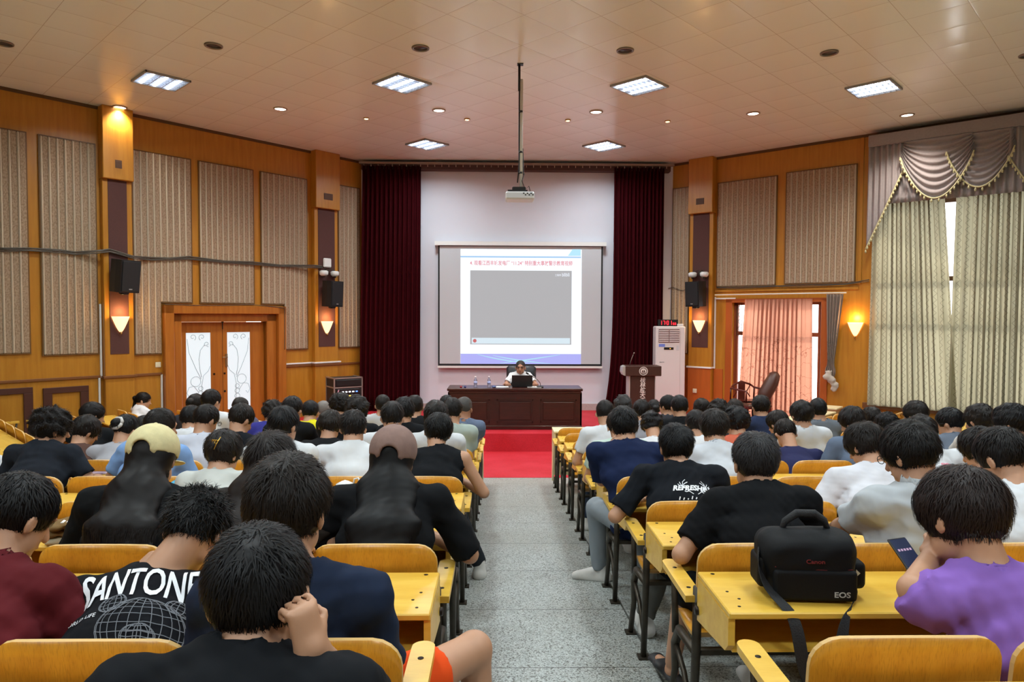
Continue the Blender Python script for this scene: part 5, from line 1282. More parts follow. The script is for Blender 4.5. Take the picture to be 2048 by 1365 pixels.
# ---------------------------------------------------------------- the audience
SEATW = ['aisle seat', 'second seat', 'third seat', 'fourth seat', 'fifth seat', 'sixth seat', 'seventh seat']
WT, BK, NV, GY = 'd6d8dc', '17181b', '1c2438', '8d9096'
def px3(x, y, Y): return tuple(onY(x, y, Y))
AUD = [
 # hx, hy, side, k, seat, description, hair, shirt, options
 (520, 1187, 'L', -1, 0, 'person in black t-shirt, fist against head', 'short', '16181c', dict(near=3, L=.60, Y=1.24, pitch=14, wide=1.1, roll=-4, skin=0, haircol='100e10', snap=1,
    arms={1: px3(622, 1296, 1.15), 0: (-.95, 1.33, 1.50)}, el={1: px3(742, 1425, 1.32)}, hand={1: dict(curl=78, dir=(-.25, .05, 1), pal=(-.75, .6, .1), side=-1, sc=.80)}, hs=.99, nz=.02)),
 (578, 1018, 'L', 0, 0, 'person in navy t-shirt and orange shorts', 'puffy', '202a40', dict(near=3, Y=1.76, pitch=14, yaw=8, nz=-.03, nx=.03, haircol='1a120e', long=False, pants='e8501c', short=.72, wide=1.12, hs=1.05,
    knee={1: px3(948, 1300, 2.16)}, foot={1: (-.30, 2.16, .82)}, sleeve=.8, whiteshoe=0, arms='lap')),
 (392, 1058, 'L', 0, 1, 'person in black t-shirt with big lettering', 'spiky', '14151a', dict(near=3, pitch=50, L=.66, roll=4, wide=1.08, skin=0, tyaw=-6, snap=1, nx=-.10, arms={0: (-1.52, 2.36, 1.49), 1: (-.98, 2.40, 1.49)}, haircol='0c0b0c', hs=1.03)),
 (38, 1032, 'L', 0, 2, 'person in maroon t-shirt looking down', 'short', '5a1a20', dict(near=2, yaw=28, pitch=34, haircol='100e10', hs=1.05, sleeve=.85, tyaw=8, wide=1.1, arms='lap')),
 (785, 918, 'L', 1, 0, 'person with long hair and brown cap', 'long', '121316', dict(near=2, pitch=8, roll=7, cap='8a6e66', hairlen=.50, sleeve=.95, wide=1.22, haircol='0d0c0e')),
 (543, 925, 'L', 1, 1, 'person with smooth dark brown hair', 'long', '2a2420', dict(near=2, pitch=14, hairlen=.40, haircol='1c1412', hs=1.06)),
 (307, 918, 'L', 1, 2, 'person with long hair, cream cap', 'long', '111214', dict(near=2, pitch=20, roll=-3, cap='d8cc9c', hairlen=.34, haircol='120e0e', wide=1.2, sleeve=.95)),
 (448, 906, 'L', 2, 2, 'person with gold hair clip, grey top', 'bob', 'c2c4c0', dict(near=1, yaw=22, pitch=20, clip=1, haircol='1c1614')),
 (876, 864, 'L', 3, 0, 'person in black sleeveless top', 'bob', '14161a', dict(near=1, sleeve=0, pitch=24, roll=10, haircol='0c0b0c', wide=1.12, foot={1: (-.40, 4.95, .55)}, fineshoe=1)),
 (707, 857, 'L', 3, 1, 'person in plain white t-shirt', 'short', WT, dict(near=1, wide=1.15)),
 (568, 852, 'L', 3, 2, 'person in white t-shirt turned right', 'short', WT, dict(near=1, yaw=25, wide=1.05)),
 (322, 853, 'L', 3, 4, 'person in light blue collared shirt', 'fade', '7fa3d6', dict(near=1, yaw=38, pitch=12, collar=1, wide=1.2, tyaw=14)),
 (103, 857, 'L', 3, 5, 'person with big curly hair, charcoal t-shirt', 'curly', '20242c', dict(near=2, yaw=38, pitch=16, glasses=1, wide=1.1, hs=1.04)),
 (-38, 880, 'L', 3, 6, 'person in white top at the photo edge', 'short', WT, dict()),
 (872, 836, 'L', 4, 0, 'person in white t-shirt with bulky hair', 'puffy', WT, dict()),
 (785, 836, 'L', 4, 1, 'person in white t-shirt with rounded black hair', 'short', WT, dict()),
 (660, 852, 'L', 4, 2, 'person in black top with shaggy hair', 'puffy', BK, dict(haircol='221c18', pitch=26)),
 (483, 839, 'L', 4, 3, 'person in black shirt, head bowed', 'short', '16191f', dict(yaw=35, pitch=30)),
 (413, 840, 'L', 4, 4, 'person in lilac-white t-shirt turned right', 'short', 'c4c8d6', dict(yaw=32, pitch=26, glasses=1)),
 (252, 860, 'L', 4, 5, 'person in grey top, silver scrunchie', 'bun', 'a3a3aa', dict(yaw=15, pitch=32, scrunchie=1, wide=1.15)),
 (172, 863, 'L', 4, 6, 'person in brown t-shirt with glasses', 'puffy', '5a4038', dict(yaw=40, pitch=30, glasses=1)),
 (905, 824, 'L', 5, 0, 'person in pale sage t-shirt', 'short', 'a9b5ae', dict(yaw=14, wide=1.05)),
 (808, 824, 'L', 5, 1, 'person in black t-shirt with thick hair', 'puffy', BK, dict()),
 (714, 822, 'L', 5, 2, 'person in black top with curly-topped hair', 'curly', BK, dict()),
 (585, 820, 'L', 5, 3, 'person in black top beside yellow shirt', 'short', BK, dict(yaw=14)),
 (383, 838, 'L', 5, 4, 'person in white top with green collar', 'short', WT, dict(yaw=20)),
 (288, 858, 'L', 5, 5, 'person with dark hair behind blue shirt', 'short', '3a3a40', dict(pitch=30)),
 (185, 832, 'L', 5, 6, 'person in black t-shirt facing right', 'short', '15171a', dict(yaw=42, pitch=18)),
 (928, 818, 'L', 6, 0, 'older person in blue-grey t-shirt, thinning hair', 'thin', '66728a', dict(yaw=18, haircol='4a4644', skin=1)),
 (830, 814, 'L', 6, 1, 'person in black t-shirt with neat hair', 'fade', '1b1c1f', dict(pitch=8)),
 (680, 812, 'L', 6, 2, 'person with dark curly hair by the rack', 'curly', '26262a', dict()),
 (621, 825, 'L', 6, 3, 'person in bright yellow t-shirt', 'short', 'e8dc28', dict()),
 (545, 826, 'L', 6, 4, 'person in royal blue t-shirt', 'curly', '3a3a8c', dict()),
 (423, 803, 'L', 6, 5, 'tall person in white t-shirt before the door', 'short', WT, dict(yaw=25, pitch=8)),
 (893, 812, 'L', 7, 0, 'person in dark top half hidden by neighbours', 'short', '2a2c32', dict()),
 (766, 811, 'L', 7, 2, 'person in light grey t-shirt', 'fade', 'c2c2c4', dict(pitch=6)),
 (647, 822, 'L', 7, 3, 'older person in purple shirt, grey hair', 'thin', '54447c', dict(haircol='7a7470')),
 (481, 815, 'L', 7, 5, 'person in grey-violet shirt, buzz cut', 'thin', '5c5a70', dict(yaw=30, haircol='2a2624')),
 (392, 810, 'L', 7, 6, 'person with tied hair in dark top', 'bun', '33333a', dict(yaw=10)),
 # right block
 (1922, 1036, 'R', 0, 1, 'person in purple t-shirt looking at phone', 'bob', '8a64b8', dict(near=3, Y=1.93, yaw=-20, pitch=30, roll=10, haircol='251a18', wide=1.3, sleeve=.98, snap=1, hs=1.1, tyaw=-10,
    arms={0: px3(1868, 1104, 1.99), 1: (1.35, 2.15, 1.42)}, el={0: px3(1826, 1180, 1.80)}, hand={0: dict(curl=40, dir=(.7, .2, .5), pal=(.2, .3, -1), side=1)})),
 (1510, 924, 'R', 1, 0, 'person in black t-shirt with greying hair', 'short', '101114', dict(near=3, pitch=12, haircol='2c2a2c', long=False, pants='101114', wide=1.12, hs=1.06, short=.97, yaw=-4,
    knee={0: px3(1372, 1175, 3.0)}, foot={0: px3(1345, 1325, 3.12)}, slipper=0, toe={0: (-.2, 1, 0)}, arms='desk', sleeve=.75)),
 (1818, 908, 'R', 1, 1, 'person in fine striped pale shirt with glasses', 'puffy', 'b9bdc2', dict(near=3, yaw=-28, pitch=24, glasses=1, collar=1, wide=1.05, hs=.96, haircol='14100f')),
 (2003, 915, 'R', 1, 2, 'person in white t-shirt with navy letters', 'short', 'd8dadf', dict(near=2, yaw=-22, pitch=30, wide=1.2, tyaw=-12, hs=1.04)),
 (1352, 894, 'R', 2, 0, 'person in black t-shirt with antler print', 'puffy', '16191f', dict(near=3, pitch=14, wide=1.22, sleeve=.8, haircol='0e0d10', foot={0: px3(1290, 1238, 3.82)}, knee={0: px3(1330, 1108, 3.82)}, fineshoe=1)),
 (1728, 890, 'R', 2, 2, 'person in white t-shirt, neck bent', 'puffy', 'd8d8e0', dict(near=2, yaw=-24, pitch=30, wide=1.2)),
 (1960, 900, 'R', 2, 3, 'person in white top looking left', 'puffy', WT, dict(near=1, yaw=-25, pitch=26)),
 (1249, 852, 'R', 3, 0, 'person in navy t-shirt resting cheek on hand', 'puffy', '1c2748', dict(near=1, pitch=16, roll=-10, wide=1.3, sleeve=.85, pants='8f979e', arms={0: px3(1222, 908, 4.58)}, pole={0: (-.6, .5, -1)}, hand={0: dict(curl=40, dir=(.15, 0, 1), pal=(1, .2, 0))}, knee={0: px3(1192, 1016, 4.78)}, foot={0: px3(1198, 1142, 4.85)},
    toe={0: (-.75, .2, 0)}, fineshoe=1, haircol='0c0b0d')),
 (1428, 857, 'R', 3, 1, 'person in white t-shirt with black hair', 'puffy', 'ccd0d8', dict(near=1, wide=1.15)),
 (1840, 868, 'R', 3, 4, 'person in white t-shirt with pink print', 'puffy', WT, dict(near=1, yaw=-10, wide=1.15)),
 (2022, 846, 'R', 3, 5, 'person with thick black hair, turned left', 'puffy', '3a3c44', dict(near=1, yaw=-38, pitch=14)),
 (1235, 852, 'R', 4, 0, 'person in pale sage t-shirt leaning left', 'short', 'b6c8be', dict(pitch=26, roll=-8, tyaw=-8, wide=1.15)),
 (1392, 850, 'R', 4, 1, 'person in white top mostly hidden', 'short', WT, dict()),
 (1473, 846, 'R', 4, 2, 'person in coral t-shirt', 'curly', 'c8644c', dict()),
 (1571, 868, 'R', 4, 3, 'person in indigo t-shirt, head bowed low', 'short', '2c2e52', dict(pitch=48, wide=1.2)),
 (1704, 845, 'R', 4, 4, 'person in slate blue t-shirt facing left', 'puffy', '66748a', dict(yaw=-34, pitch=24, wide=1.1)),
 (1898, 846, 'R', 4, 5, 'person in grey-blue t-shirt and glasses', 'short', '6c7686', dict(yaw=-42, pitch=14, glasses=1, wide=1.1)),
 (1958, 842, 'R', 4, 6, 'person in off-white t-shirt', 'puffy', 'cfcdc8', dict(yaw=-20, pitch=16, wide=1.1)),
 (1210, 827, 'R', 5, 0, 'person in white t-shirt, short trimmed hair', 'fade', 'd2d4d8', dict(pitch=28, wide=1.1)),
 (1304, 852, 'R', 5, 1, 'person in white t-shirt, head sunk', 'curly', WT, dict(pitch=50)),
 (1555, 848, 'R', 5, 3, 'person with dark hair facing left', 'puffy', '24262c', dict(yaw=-32, pitch=24)),
 (1603, 830, 'R', 5, 4, 'person in clean white t-shirt', 'puffy', WT, dict(yaw=-8, pitch=10)),
 (1775, 853, 'R', 5, 5, 'person in light blue collared top', 'curly', '8fb4dc', dict(pitch=34)),
 (1830, 830, 'R', 5, 6, 'person in mint t-shirt with glasses', 'puffy', 'a9d0c2', dict(yaw=-30, pitch=10, glasses=1)),
 (1283, 824, 'R', 6, 1, 'person with bowl-shaped hair and bare neck', 'puffy', '8a8a90', dict()),
 (1359, 815, 'R', 6, 2, 'person in black t-shirt before the lectern', 'short', '141518', dict(wide=1.15)),
 (1437, 824, 'R', 6, 3, 'person with wide wavy dark hair', 'curly', '2c2c30', dict()),
 (1521, 814, 'R', 6, 4, 'person in navy t-shirt beside carved chair', 'short', '2a3450', dict(yaw=-6, pitch=8)),
 (1635, 820, 'R', 6, 5, 'person in grey t-shirt, square short hair', 'fade', '6a7078', dict(pitch=8)),
 (1742, 838, 'R', 6, 6, 'person with dark hair near the window', 'puffy', '44464c', dict(yaw=-14)),
 (1246, 814, 'R', 7, 1, 'older person with greying hair', 'curly', '5a5a5e', dict(haircol='2e2c2c')),
 (1335, 812, 'R', 7, 2, 'person with dark hair, face turned left', 'short', '3c3c42', dict(yaw=-38, pitch=5)),
 (1403, 819, 'R', 7, 3, 'person with black hair under the pillar', 'puffy', '2a2c34', dict(yaw=-10)),
 (1470, 820, 'R', 7, 4, 'person with brown-black hair before the side door', 'puffy', '4a3c38', dict(haircol='201814')),
 (1308, 818, 'R', 8, 2, 'person with yellow flower hair tie', 'bun', 'b0b0b4', dict(pitch=5)),
]
PP = {}
rowname = {8: 'front', 7: 'second', 6: 'third', 5: 'fourth', 4: 'fifth', 3: 'sixth', 2: 'seventh', 1: 'eighth', 0: 'ninth', -1: 'tenth'}
for i, (hx, hy, sd_, k, seat, desc, hair, shirt, op) in enumerate(AUD):
    lab = '%s, %s row, %s %s of the aisle' % (desc, rowname[k], SEATW[seat], 'left' if sd_ == 'L' else 'right')
    hc = op.get('haircol', ['15100f', '100e10', '1a1411'][i % 3])
    if op.get('near', 0) == 0 and 'arms' not in op: op['arms'] = ['desk', 'lap', 'phone', 'fold'][i % 4]
    op.setdefault('pants', ['2a2d33', '3a4456', '23201f', '6a6a66'][i % 4])
    PP[(sd_, k, seat)] = person(i+1, hx, hy, ('C', sd_, k, seat), lab, hair, shirt, op, hc)
person(90, 287, 801, ('W', 'L', 2), 'person in white top with ponytail alone on the left side bench, facing right', 'bun', 'dfdfe2', dict(yaw=32, pitch=12, pony=1, near=1))
lec = person(91, 1041, 735, ('F', (.155, 13.12, .324), (0, -1, 0)), 'older person in white t-shirt and glasses speaking behind the lecture desk', 'thin', 'e4e6ea',
    dict(near=3, yaw=6, pitch=2, face=1, glasses=1, haircol='3a3634', skin=1, L=.66, hs=1.08, arms={0: (.42, 12.74, 1.115), 1: (-.12, 12.74, 1.115)}, whiteshoe=0, sit=.12), '3a3634')

# lettering on shirts
LETW = M('white print', 'e6e8ee', .8); LETG = M('grey wire print', '6c7078', .8); LETN = M('navy print', '1c2858', .8)
def shirt_text(key, s, wid, hgt, dx, dy, mat, name, shear=0, bold=.0, rot=0):
    pr = PP[key]; t = text(s, .1, mat, name, None, 0, shear=shear, bold=bold); fit(t, -wid/2, wid/2, -hgt/2, hgt/2)
    xa = np.array(pr['tl']); ya_ = np.array(pr['sd']); c, s_ = math.cos(rot), math.sin(rot)
    x2 = xa*c+ya_*s_; y2 = ya_*c-xa*s_
    return on_back(pr, t, mat, name, pr['Nk']+xa*dx+ya_*dy, x2, y2)
shirt_text(('L', 0, 1), 'SANTONE', .335, .12, .01, -.095, LETW, 'lettering', bold=.002)
shirt_text(('L', 0, 1), 'WORLD LIFE', .10, .016, -.13, -.215, LETW, 'small_lettering'); shirt_text(('L', 0, 1), 'BEAR', .07, .016, -.20, -.28, LETW, 'small_lettering')
def wire_mesh():
    b = MB()
    def ln(P, w_=.0011):
        for (x0, y0), (x1, y1) in zip(P[:-1], P[1:]):
            d = math.hypot(x1-x0, y1-y0) or 1; nx_, ny_ = -(y1-y0)/d*w_, (x1-x0)/d*w_
            b.add([(x0-nx_, y0-ny_, 0), (x0+nx_, y0+ny_, 0), (x1+nx_, y1+ny_, 0), (x1-nx_, y1-ny_, 0)], [(0, 1, 2, 3)])
    def globe(cx, cy, rx, ry, nm=9, npar=9, tilt=0):
        for i in range(nm+1):
            l = -math.pi/2+math.pi*i/nm; ln([(cx+rx*math.cos(bb)*math.sin(l), cy+ry*math.sin(bb)+tilt*rx*math.cos(l)*math.cos(bb)) for bb in [-math.pi/2+math.pi*j/16 for j in range(17)]])
        for j in range(1, npar):
            bb = -math.pi/2+math.pi*j/npar; ln([(cx+rx*math.cos(bb)*math.sin(l), cy+ry*math.sin(bb)-.12*ry*math.cos(l)) for l in [-math.pi/2+math.pi*i/16 for i in range(17)]])
    globe(0, .0, .115, .095, 12, 11); globe(-.09, .085, .038, .036, 7, 6); globe(.09, .085, .038, .036, 7, 6); globe(0, -.035, .045, .032, 7, 6)
    globe(0, -.24, .135, .15, 14, 13); globe(-.135, -.22, .05, .10, 7, 9); globe(.135, -.22, .05, .10, 7, 9)
    me = b.mesh('w'); return link('w', me)
pr = PP[('L', 0, 1)]
on_back(pr, wire_mesh(), LETG, 'wireframe_bear_print', pr['Nk']+np.array(pr['tl'])*.05-np.array(pr['sd'])*.27, pr['tl'], pr['sd'], off=.006)
shirt_text(('R', 2, 0), 'REFRESHING', .24, .040, .045, -.20, LETW, 'lettering', shear=.3, bold=.0045)
def antler():
    b = MB()
    def ln(P, w_):
        for (x0, y0), (x1, y1) in zip(P[:-1], P[1:]):
            d = math.hypot(x1-x0, y1-y0) or 1; nx_, ny_ = -(y1-y0)/d*w_, (x1-x0)/d*w_
            b.add([(x0-nx_, y0-ny_, 0), (x0+nx_, y0+ny_, 0), (x1+nx_, y1+ny_, 0), (x1-nx_, y1-ny_, 0)], [(0, 1, 2, 3)])
    for s in (-1, 1):
        ln([(s*.012, -.045), (s*.03, -.03), (s*.052, -.005), (s*.062, .02), (s*.060, .045), (s*.045, .06)], .0018)
        ln([(s*.058, .025), (s*.048, .035), (s*.034, .042)], .0025); ln([(s*.060, .01), (s*.074, .03), (s*.077, .044)], .0022); ln([(s*.035, -.025), (s*.050, -.03), (s*.058, -.024)], .0025); ln([(s*.062, .01), (s*.082, .02), (s*.088, .03)], .002)
    for i in range(9):
        a = i*.7; ln([(.11, -.06), (.11+.025*math.cos(a), -.06+.02*math.sin(a))], .0018)
        ln([(-.09+i*.022, -.075), (-.085+i*.022, -.058-.006*(i % 3))], .003)
    return link('a', b.mesh('a'))
pr = PP[('R', 2, 0)]; on_back(pr, antler(), LETW, 'antler_print', pr['Nk']+np.array(pr['tl'])*.045-np.array(pr['sd'])*.20, pr['tl'], pr['sd'], off=.005)
shirt_text(('R', 1, 2), 'AET', .19, .085, .085, -.075, LETN, 'lettering', bold=.003, rot=-.25); shirt_text(('R', 1, 2), 'EA', .09, .05, .12, -.165, LETN, 'small_lettering', bold=.002, rot=-.25)
shirt_text(('R', 3, 4), 'ooeoo', .16, .022, .08, -.17, M('pink print', 'e08a9c', .8), 'pink_print', bold=.004); shirt_text(('R', 3, 4), 'oeo', .11, .022, .08, -.20, M('pink print', 'e08a9c', .8), 'pink_print', bold=.004)

# ---------------------------------------------------------------- things on the lecture desk
def ontop(px, py, z): return onZ(px, py, z)
c_ = empty('office_chair', (.17, 13.35, .324), 0, 'black leather office chair behind the lecturer', 'chair')
LEA = M('black leather', '23262c', .35, bump=.1, scale=30)
b = MB(); b.sm = True; b.box(-.29, .29, .0, .10, .48, 1.09, .05); b.build('backrest', c_, LEA); b = MB(); b.box(-.26, .26, -.5, .02, .36, .47, .03); b.build('seat', c_, LEA)
for x in (-.30, .30): b = MB(); b.box(x-.03, x+.03, -.36, -.02, .60, .64, .01); b.box(x-.015, x+.015, -.06, -.03, .42, .6); b.build('armrest', c_, LEA)
b = MB(); b.lathe([(.03, .08), (.03, .36)], (0, -.22, 0), 12)
for i in range(5): a = i*1.2566; b.tube([(0, -.22, .09), (.28*math.cos(a), -.22+.28*math.sin(a), .05)], .018, 6)
b.build('base', c_, BLACKM)
lt = empty('laptop', (.16, 12.52, 1.075), 0, 'open black laptop in front of the lecturer', 'laptop')
b = MB(); b.box(-.18, .18, 0, .24, 0, .018, .004); b.build('keyboard_base', lt, BLACKM); b = MB(); b.box(-.19, .19, -.006, .006, 0, .21, .004); o = b.build('lid', lt, BLACKM, (0, 0, .015)); o.rotation_euler = (math.radians(8), 0, 0)
mi = empty('desk_microphone', (.5, 12.5, 1.075), 0, 'gooseneck microphone on the lecture desk bending toward the lecturer', 'microphone')
b = MB(); b.box(-.07, .05, -.05, .05, 0, .025, .01); b.build('base', mi, BLACKM)
b = MB(); b.tube([(0, 0, .02), (-.01, 0, .08), (-.06, 0, .14), (-.15, .02, .20), (-.235, .03, .245)], .006, 6); b.build('gooseneck', mi, LEGMET); b = MB(); b.tube([(-.225, .03, .24), (-.27, .03, .27)], [.014, .018], 8); b.build('microphone_head', mi, BLACKM)
PET = M('clear bottle plastic', 'd0d4ea', .1, trans=.75); LBL = M('pale blue bottle label', 'a8b0e0', .5)
def bottle(x, y, z, label, h=.20, capc='e8e8f0', grp='water bottles on the lecture desk'):
    r = empty('water_bottle', (x, y, z), 0, label, 'bottle', grp); s = h/.2
    b = MB(); b.lathe([(0, 0), (.028, .0), (.031, .01), (.029, .05), (.031, .09), (.031, .13), (.013, .17), (.012, .182), (0, .182)], n=14); o = b.build('body', r, PET); o.scale = (s, s, s)
    b = MB(); b.lathe([(.0318, .06), (.0318, .11)], n=14); o = b.build('label_band', r, LBL); o.scale = (s, s, s)
    b = MB(); b.lathe([(0, .18), (.015, .18), (.015, .2), (0, .2)], n=12); o = b.build('cap', r, M('cap '+capc, capc, .4)); o.scale = (s, s, s); return r
p = onY(951, 777, 12.5); bottle(p.x, 12.5, 1.075, 'left clear water bottle on the lecture desk'); p = onY(978, 777, 12.5); bottle(p.x, 12.5, 1.075, 'right clear water bottle on the lecture desk')
for px, cc, nm in ((922, 'a02830', 'red'), (930, '28306a', 'blue')):
    p = onY(px, 776, 12.38); r = empty('microphone', (p.x, 12.38, 1.092), 0, 'handheld microphone with %s ring lying on the lecture desk' % nm, 'microphone', 'handheld microphones on the lecture desk')
    b = MB(); b.tube([(0, -.04, 0), (0, -.02, .002), (0, .0, .002), (0, .02, 0)], [.012, .022, .022, .016], 10); b.build('microphone_head', r, M('mic '+cc, cc, .5)); b = MB(); b.tube([(0, .02, 0), (.0, .18, -.002)], [.016, .012], 10); b.build('handle', r, BLACKM)
p = onY(988, 777, 12.45); b = MB(); b.sm = True; b.lathe([(0, 0), (.035, .004), (.04, .02), (.02, .035), (0, .037)], n=14); o = b.build('computer_mouse', m=M('blue mouse', '5a6a9a', .4), loc=(p.x, 12.45, 1.075)); tag(o, 'small blue round object beside the papers on the lecture desk', 'mouse')
p = onY(1005, 777, 12.45)
for dx, rz_, lb in ((0, .1, 'white papers left of the laptop'), (.62, -.2, 'white papers right of the laptop')):
    b = MB(); b.box(-.13, .13, -.09, .09, 0, .006); o = b.build('paper_sheet', m=PAPER, loc=(p.x-.02+dx, 12.55, 1.0755)); o.rotation_euler = (0, 0, rz_); tag(o, lb+' on the lecture desk', 'paper', 'papers on the lecture desk')
# carved chair, tall chair back and small table by the side door
RW = M('rosewood', '5a1c12', .3, var=.3, scale=8)
cx = onY(1500, 820, 13.0); r = empty('carved_armchair', (cx.x, 13.0, .324), math.radians(20), 'carved red-brown wooden armchair before the salmon side door curtain', 'chair')
b = MB(); b.box(-.3, .3, -.25, .25, .40, .45, .01); b.build('seat', r, RW)
for x in (-.27, .27):
    for y in (-.22, .22): b = MB(); b.box(x-.025, x+.025, y-.025, y+.025, 0, .40, .004); b.build('leg', r, RW)
b = MB(); b.tube([(-.28, -.22, .45), (-.28, -.22, .66), (-.28, .22, .68), (-.2, .25, .74), (0, .27, .80), (.2, .25, .74), (.28, .22, .68), (.28, -.22, .66), (.28, -.22, .45)], .02, 8); b.tube([(-.28, .23, .45), (-.28, .22, .68)], .018, 6); b.tube([(.28, .23, .45), (.28, .22, .68)], .018, 6); b.build('arm_rail', r, RW)
b = MB(); b.box(-.08, .08, .24, .26, .45, .79, .004); b.tube([(-.2, .245, .5), (-.12, .25, .6), (-.2, .25, .72)], .012, 6); b.tube([(.2, .245, .5), (.12, .25, .6), (.2, .25, .72)], .012, 6); b.build('back_splat', r, RW)
cx = onY(1543, 810, 12.75); r = empty('high_back_chair', (cx.x-.1, 12.75, .324), math.radians(-80), 'tall dark brown rounded chair back leaning before the side door curtain', 'chair')
BL = M('brown leather', '4a2a20', .4, bump=.1, scale=20)
b = MB(); b.sm = True
for v_ in (0,): b.tube([(0, -.10, .40), (0, -.02, .62), (0, .10, .82), (0, .17, .98), (0, .18, 1.03)], [.11, .13, .13, .10, .04], 12)
b.build('backrest', r, BL); b = MB(); b.box(-.25, .25, -.5, -.02, .36, .45, .03); b.build('seat', r, BL); b = MB(); b.lathe([(.03, .03), (.03, .37)], (0, -.26, 0), 10); b.lathe([(.25, 0), (.24, .03), (.03, .06)], (0, -.26, 0), 20); b.build('base', r, BLACKM)
cx = onY(1656, 822, 12.2); r = empty('side_table', (cx.x, 12.2, .324), math.radians(-41), 'small pale table against the right wall below the wall lamp', 'table')
b = MB(); b.box(-.2, .2, -.2, .2, .42, .45, .004); b.build('tabletop', r, CREAM); b = MB(); b.box(-.18, .18, -.18, .18, 0, .42, .004); b.build('cabinet_body', r, M('beige cabinet', 'c8a878', .5))

# ---------------------------------------------------------------- things on the benches
def desk_at(px, py, k): return onZ(px, py, ZF(RY(k))+.74)
# camera bag
k = 1; P0 = desk_at(1602, 1178, 1); bagc = (P0.x-.006, RY(1)-.20, ZF(RY(1))+.7415)
bg = empty('camera_bag', bagc, math.radians(-4), 'black camera bag with carry handle and EOS lettering on the right bench desk', 'camera bag')
bg.scale = (.97, .95, 1.04); BAG = M('black nylon', '0f1013', .7, bump=.25, scale=90, dist=.002, spec=.25); STRAP = M('black webbing', '1c1d20', .75, bump=.3, scale=200)
fd = Fld((-.2, -.14, -.02), (.2, .14, .25), .006); fd.box((0, 0, .095), (.145, .085, .094), .03, .0); fd.cone((-.085, .0, .135), (.085, 0, .135), .080, .080, .04, flat=(0, 1, 0), fx=1.05); fd.noise(.003, 40, 3); fd.box((0, 0, -.02), (.3, .3, .0225), 0, cut=True)
solid(fd, 'bag_body', BAG, bg)
fd = Fld((-.2, -.16, -.02), (.2, .0, .14), .005); fd.box((.005, -.085, .055), (.14, .016, .05), .014); pocket = solid(fd, 'front_pocket', BAG, bg)
fd = Fld((.1, -.1, -.02), (.24, .1, .16), .005); fd.box((.165, 0, .075), (.028, .055, .045), .02); solid(fd, 'side_pocket', BAG, bg)
fd = Fld((-.24, -.1, -.02), (-.1, .1, .16), .005); fd.box((-.155, 0, .08), (.02, .055, .05), .015); solid(fd, 'side_pocket', BAG, bg)
b = MB(); b.sm = True
def ribbon(pts, wdir, w_, th=.003):
    b = MB(); b.sm = True; wdir = [Vector(q) for q in wdir] if isinstance(wdir, list) else [Vector(wdir)]*len(pts); v = []; f = []
    for p, d in zip(pts, wdir):
        p = Vector(p); 
        v += [p-d*w_/2, p+d*w_/2]
    for i in range(len(pts)-1): f.append((2*i, 2*i+1, 2*i+3, 2*i+2))
    b.add(v, f); return b
def thick_ribbon(name, pts, wdir, w_, mat, par, th=.004):
    o = ribbon(pts, wdir, w_).build(name, par, mat); m = o.modifiers.new('s', 'SOLIDIFY'); m.thickness = th; m.offset = 0; s = o.modifiers.new('b', 'SUBSURF'); s.levels = 2; s.render_levels = 2; return o
b = MB(); b.tube([(-.085, 0, .195), (-.07, 0, .235), (-.03, 0, .262), (.03, 0, .262), (.065, 0, .24), (.085, 0, .195)], [.009, .012, .014, .014, .012, .009], 10); b.build('carry_handle', bg, STRAP)
thick_ribbon('shoulder_strap', [(-.165, -.02, .16), (-.18, -.05, .10), (-.15, -.10, .03), (-.10, -.165, .005), (-.085, -.20, -.06), (-.075, -.21, -.16), (-.03, -.21, -.25), (.015, -.215, -.285), (.045, -.21, -.25), (.045, -.205, -.16), (.05, -.20, -.06), (.08, -.165, .005), (.13, -.10, .006), (.17, -.03, .03)],
    [(0, 1, 0), (.3, .9, 0), (.8, .5, 0), (.9, .2, .1), (1, 0, .1), (.97, 0, .2), (.8, 0, .6), (.2, 0, 1), (.8, 0, -.6), (1, 0, -.15), (1, 0, -.1), (.8, .5, 0), (.4, .9, 0), (0, 1, 0)], .046, STRAP, bg)
b = MB(); b.box(-.06, -.005, -.215, -.205, -.31, -.28, .004); b.build('strap_pad', bg, M('grey strap end', '8a8078', .7))
t = text('EOS', .05, M('silver print', 'b8bcc0', .4), 'brand_lettering', pocket, .0006, bold=.001); fit(t, .065, .118, .022, .040); t.rotation_euler = (math.pi/2, 0, 0); t.location = (0, -.1025, 0)
t = text('Canon', .05, M('dark red print', '742224', .5), 'brand_lettering', bg, .0006, bold=.001); fit(t, -.030, .032, 0, .013); t.rotation_euler = (math.radians(83), 0, 0); t.location = (0, -.101, .128)
b = MB(); b.tube([(-.13, -.088, .112), (-.05, -.091, .108), (.05, -.091, .105), (.13, -.088, .107)], .0018, 5); b.build('piping', bg, M('dark red piping', '6a1a1c', .6))
b = MB(); b.prism([(.152, .075), (.152, .10), (.166, .088)], -.062, -.058, 'y'); b.build('tag', bg, M('white tag', 'e4dcc0', .6))
# phone held by the person in purple
b = MB(); b.box(-.035, .035, -.074, .074, -.004, .004, .003); p = onY(1822, 1122, 1.98); ph = b.build('smartphone', m=BLACKM, loc=p); ph.rotation_euler = (math.radians(42), 0, math.radians(18)); tag(ph, 'smartphone with lit screen held by the person in purple', 'phone')
b = MB(); b.box(-.032, .032, -.069, .069, .0042, .0048); b.build('screen', ph, EM('phone screen', '2c3a60', .5)); b = MB()
for i in range(5): b.box(-.026+.011*i, -.019+.011*i, .03, .037, .0049, .0053)
b.box(-.02, .02, -.06, -.05, .0049, .0053); b.build('screen_icons', ph, EM('phone icons', 'c8a8c8', .9))
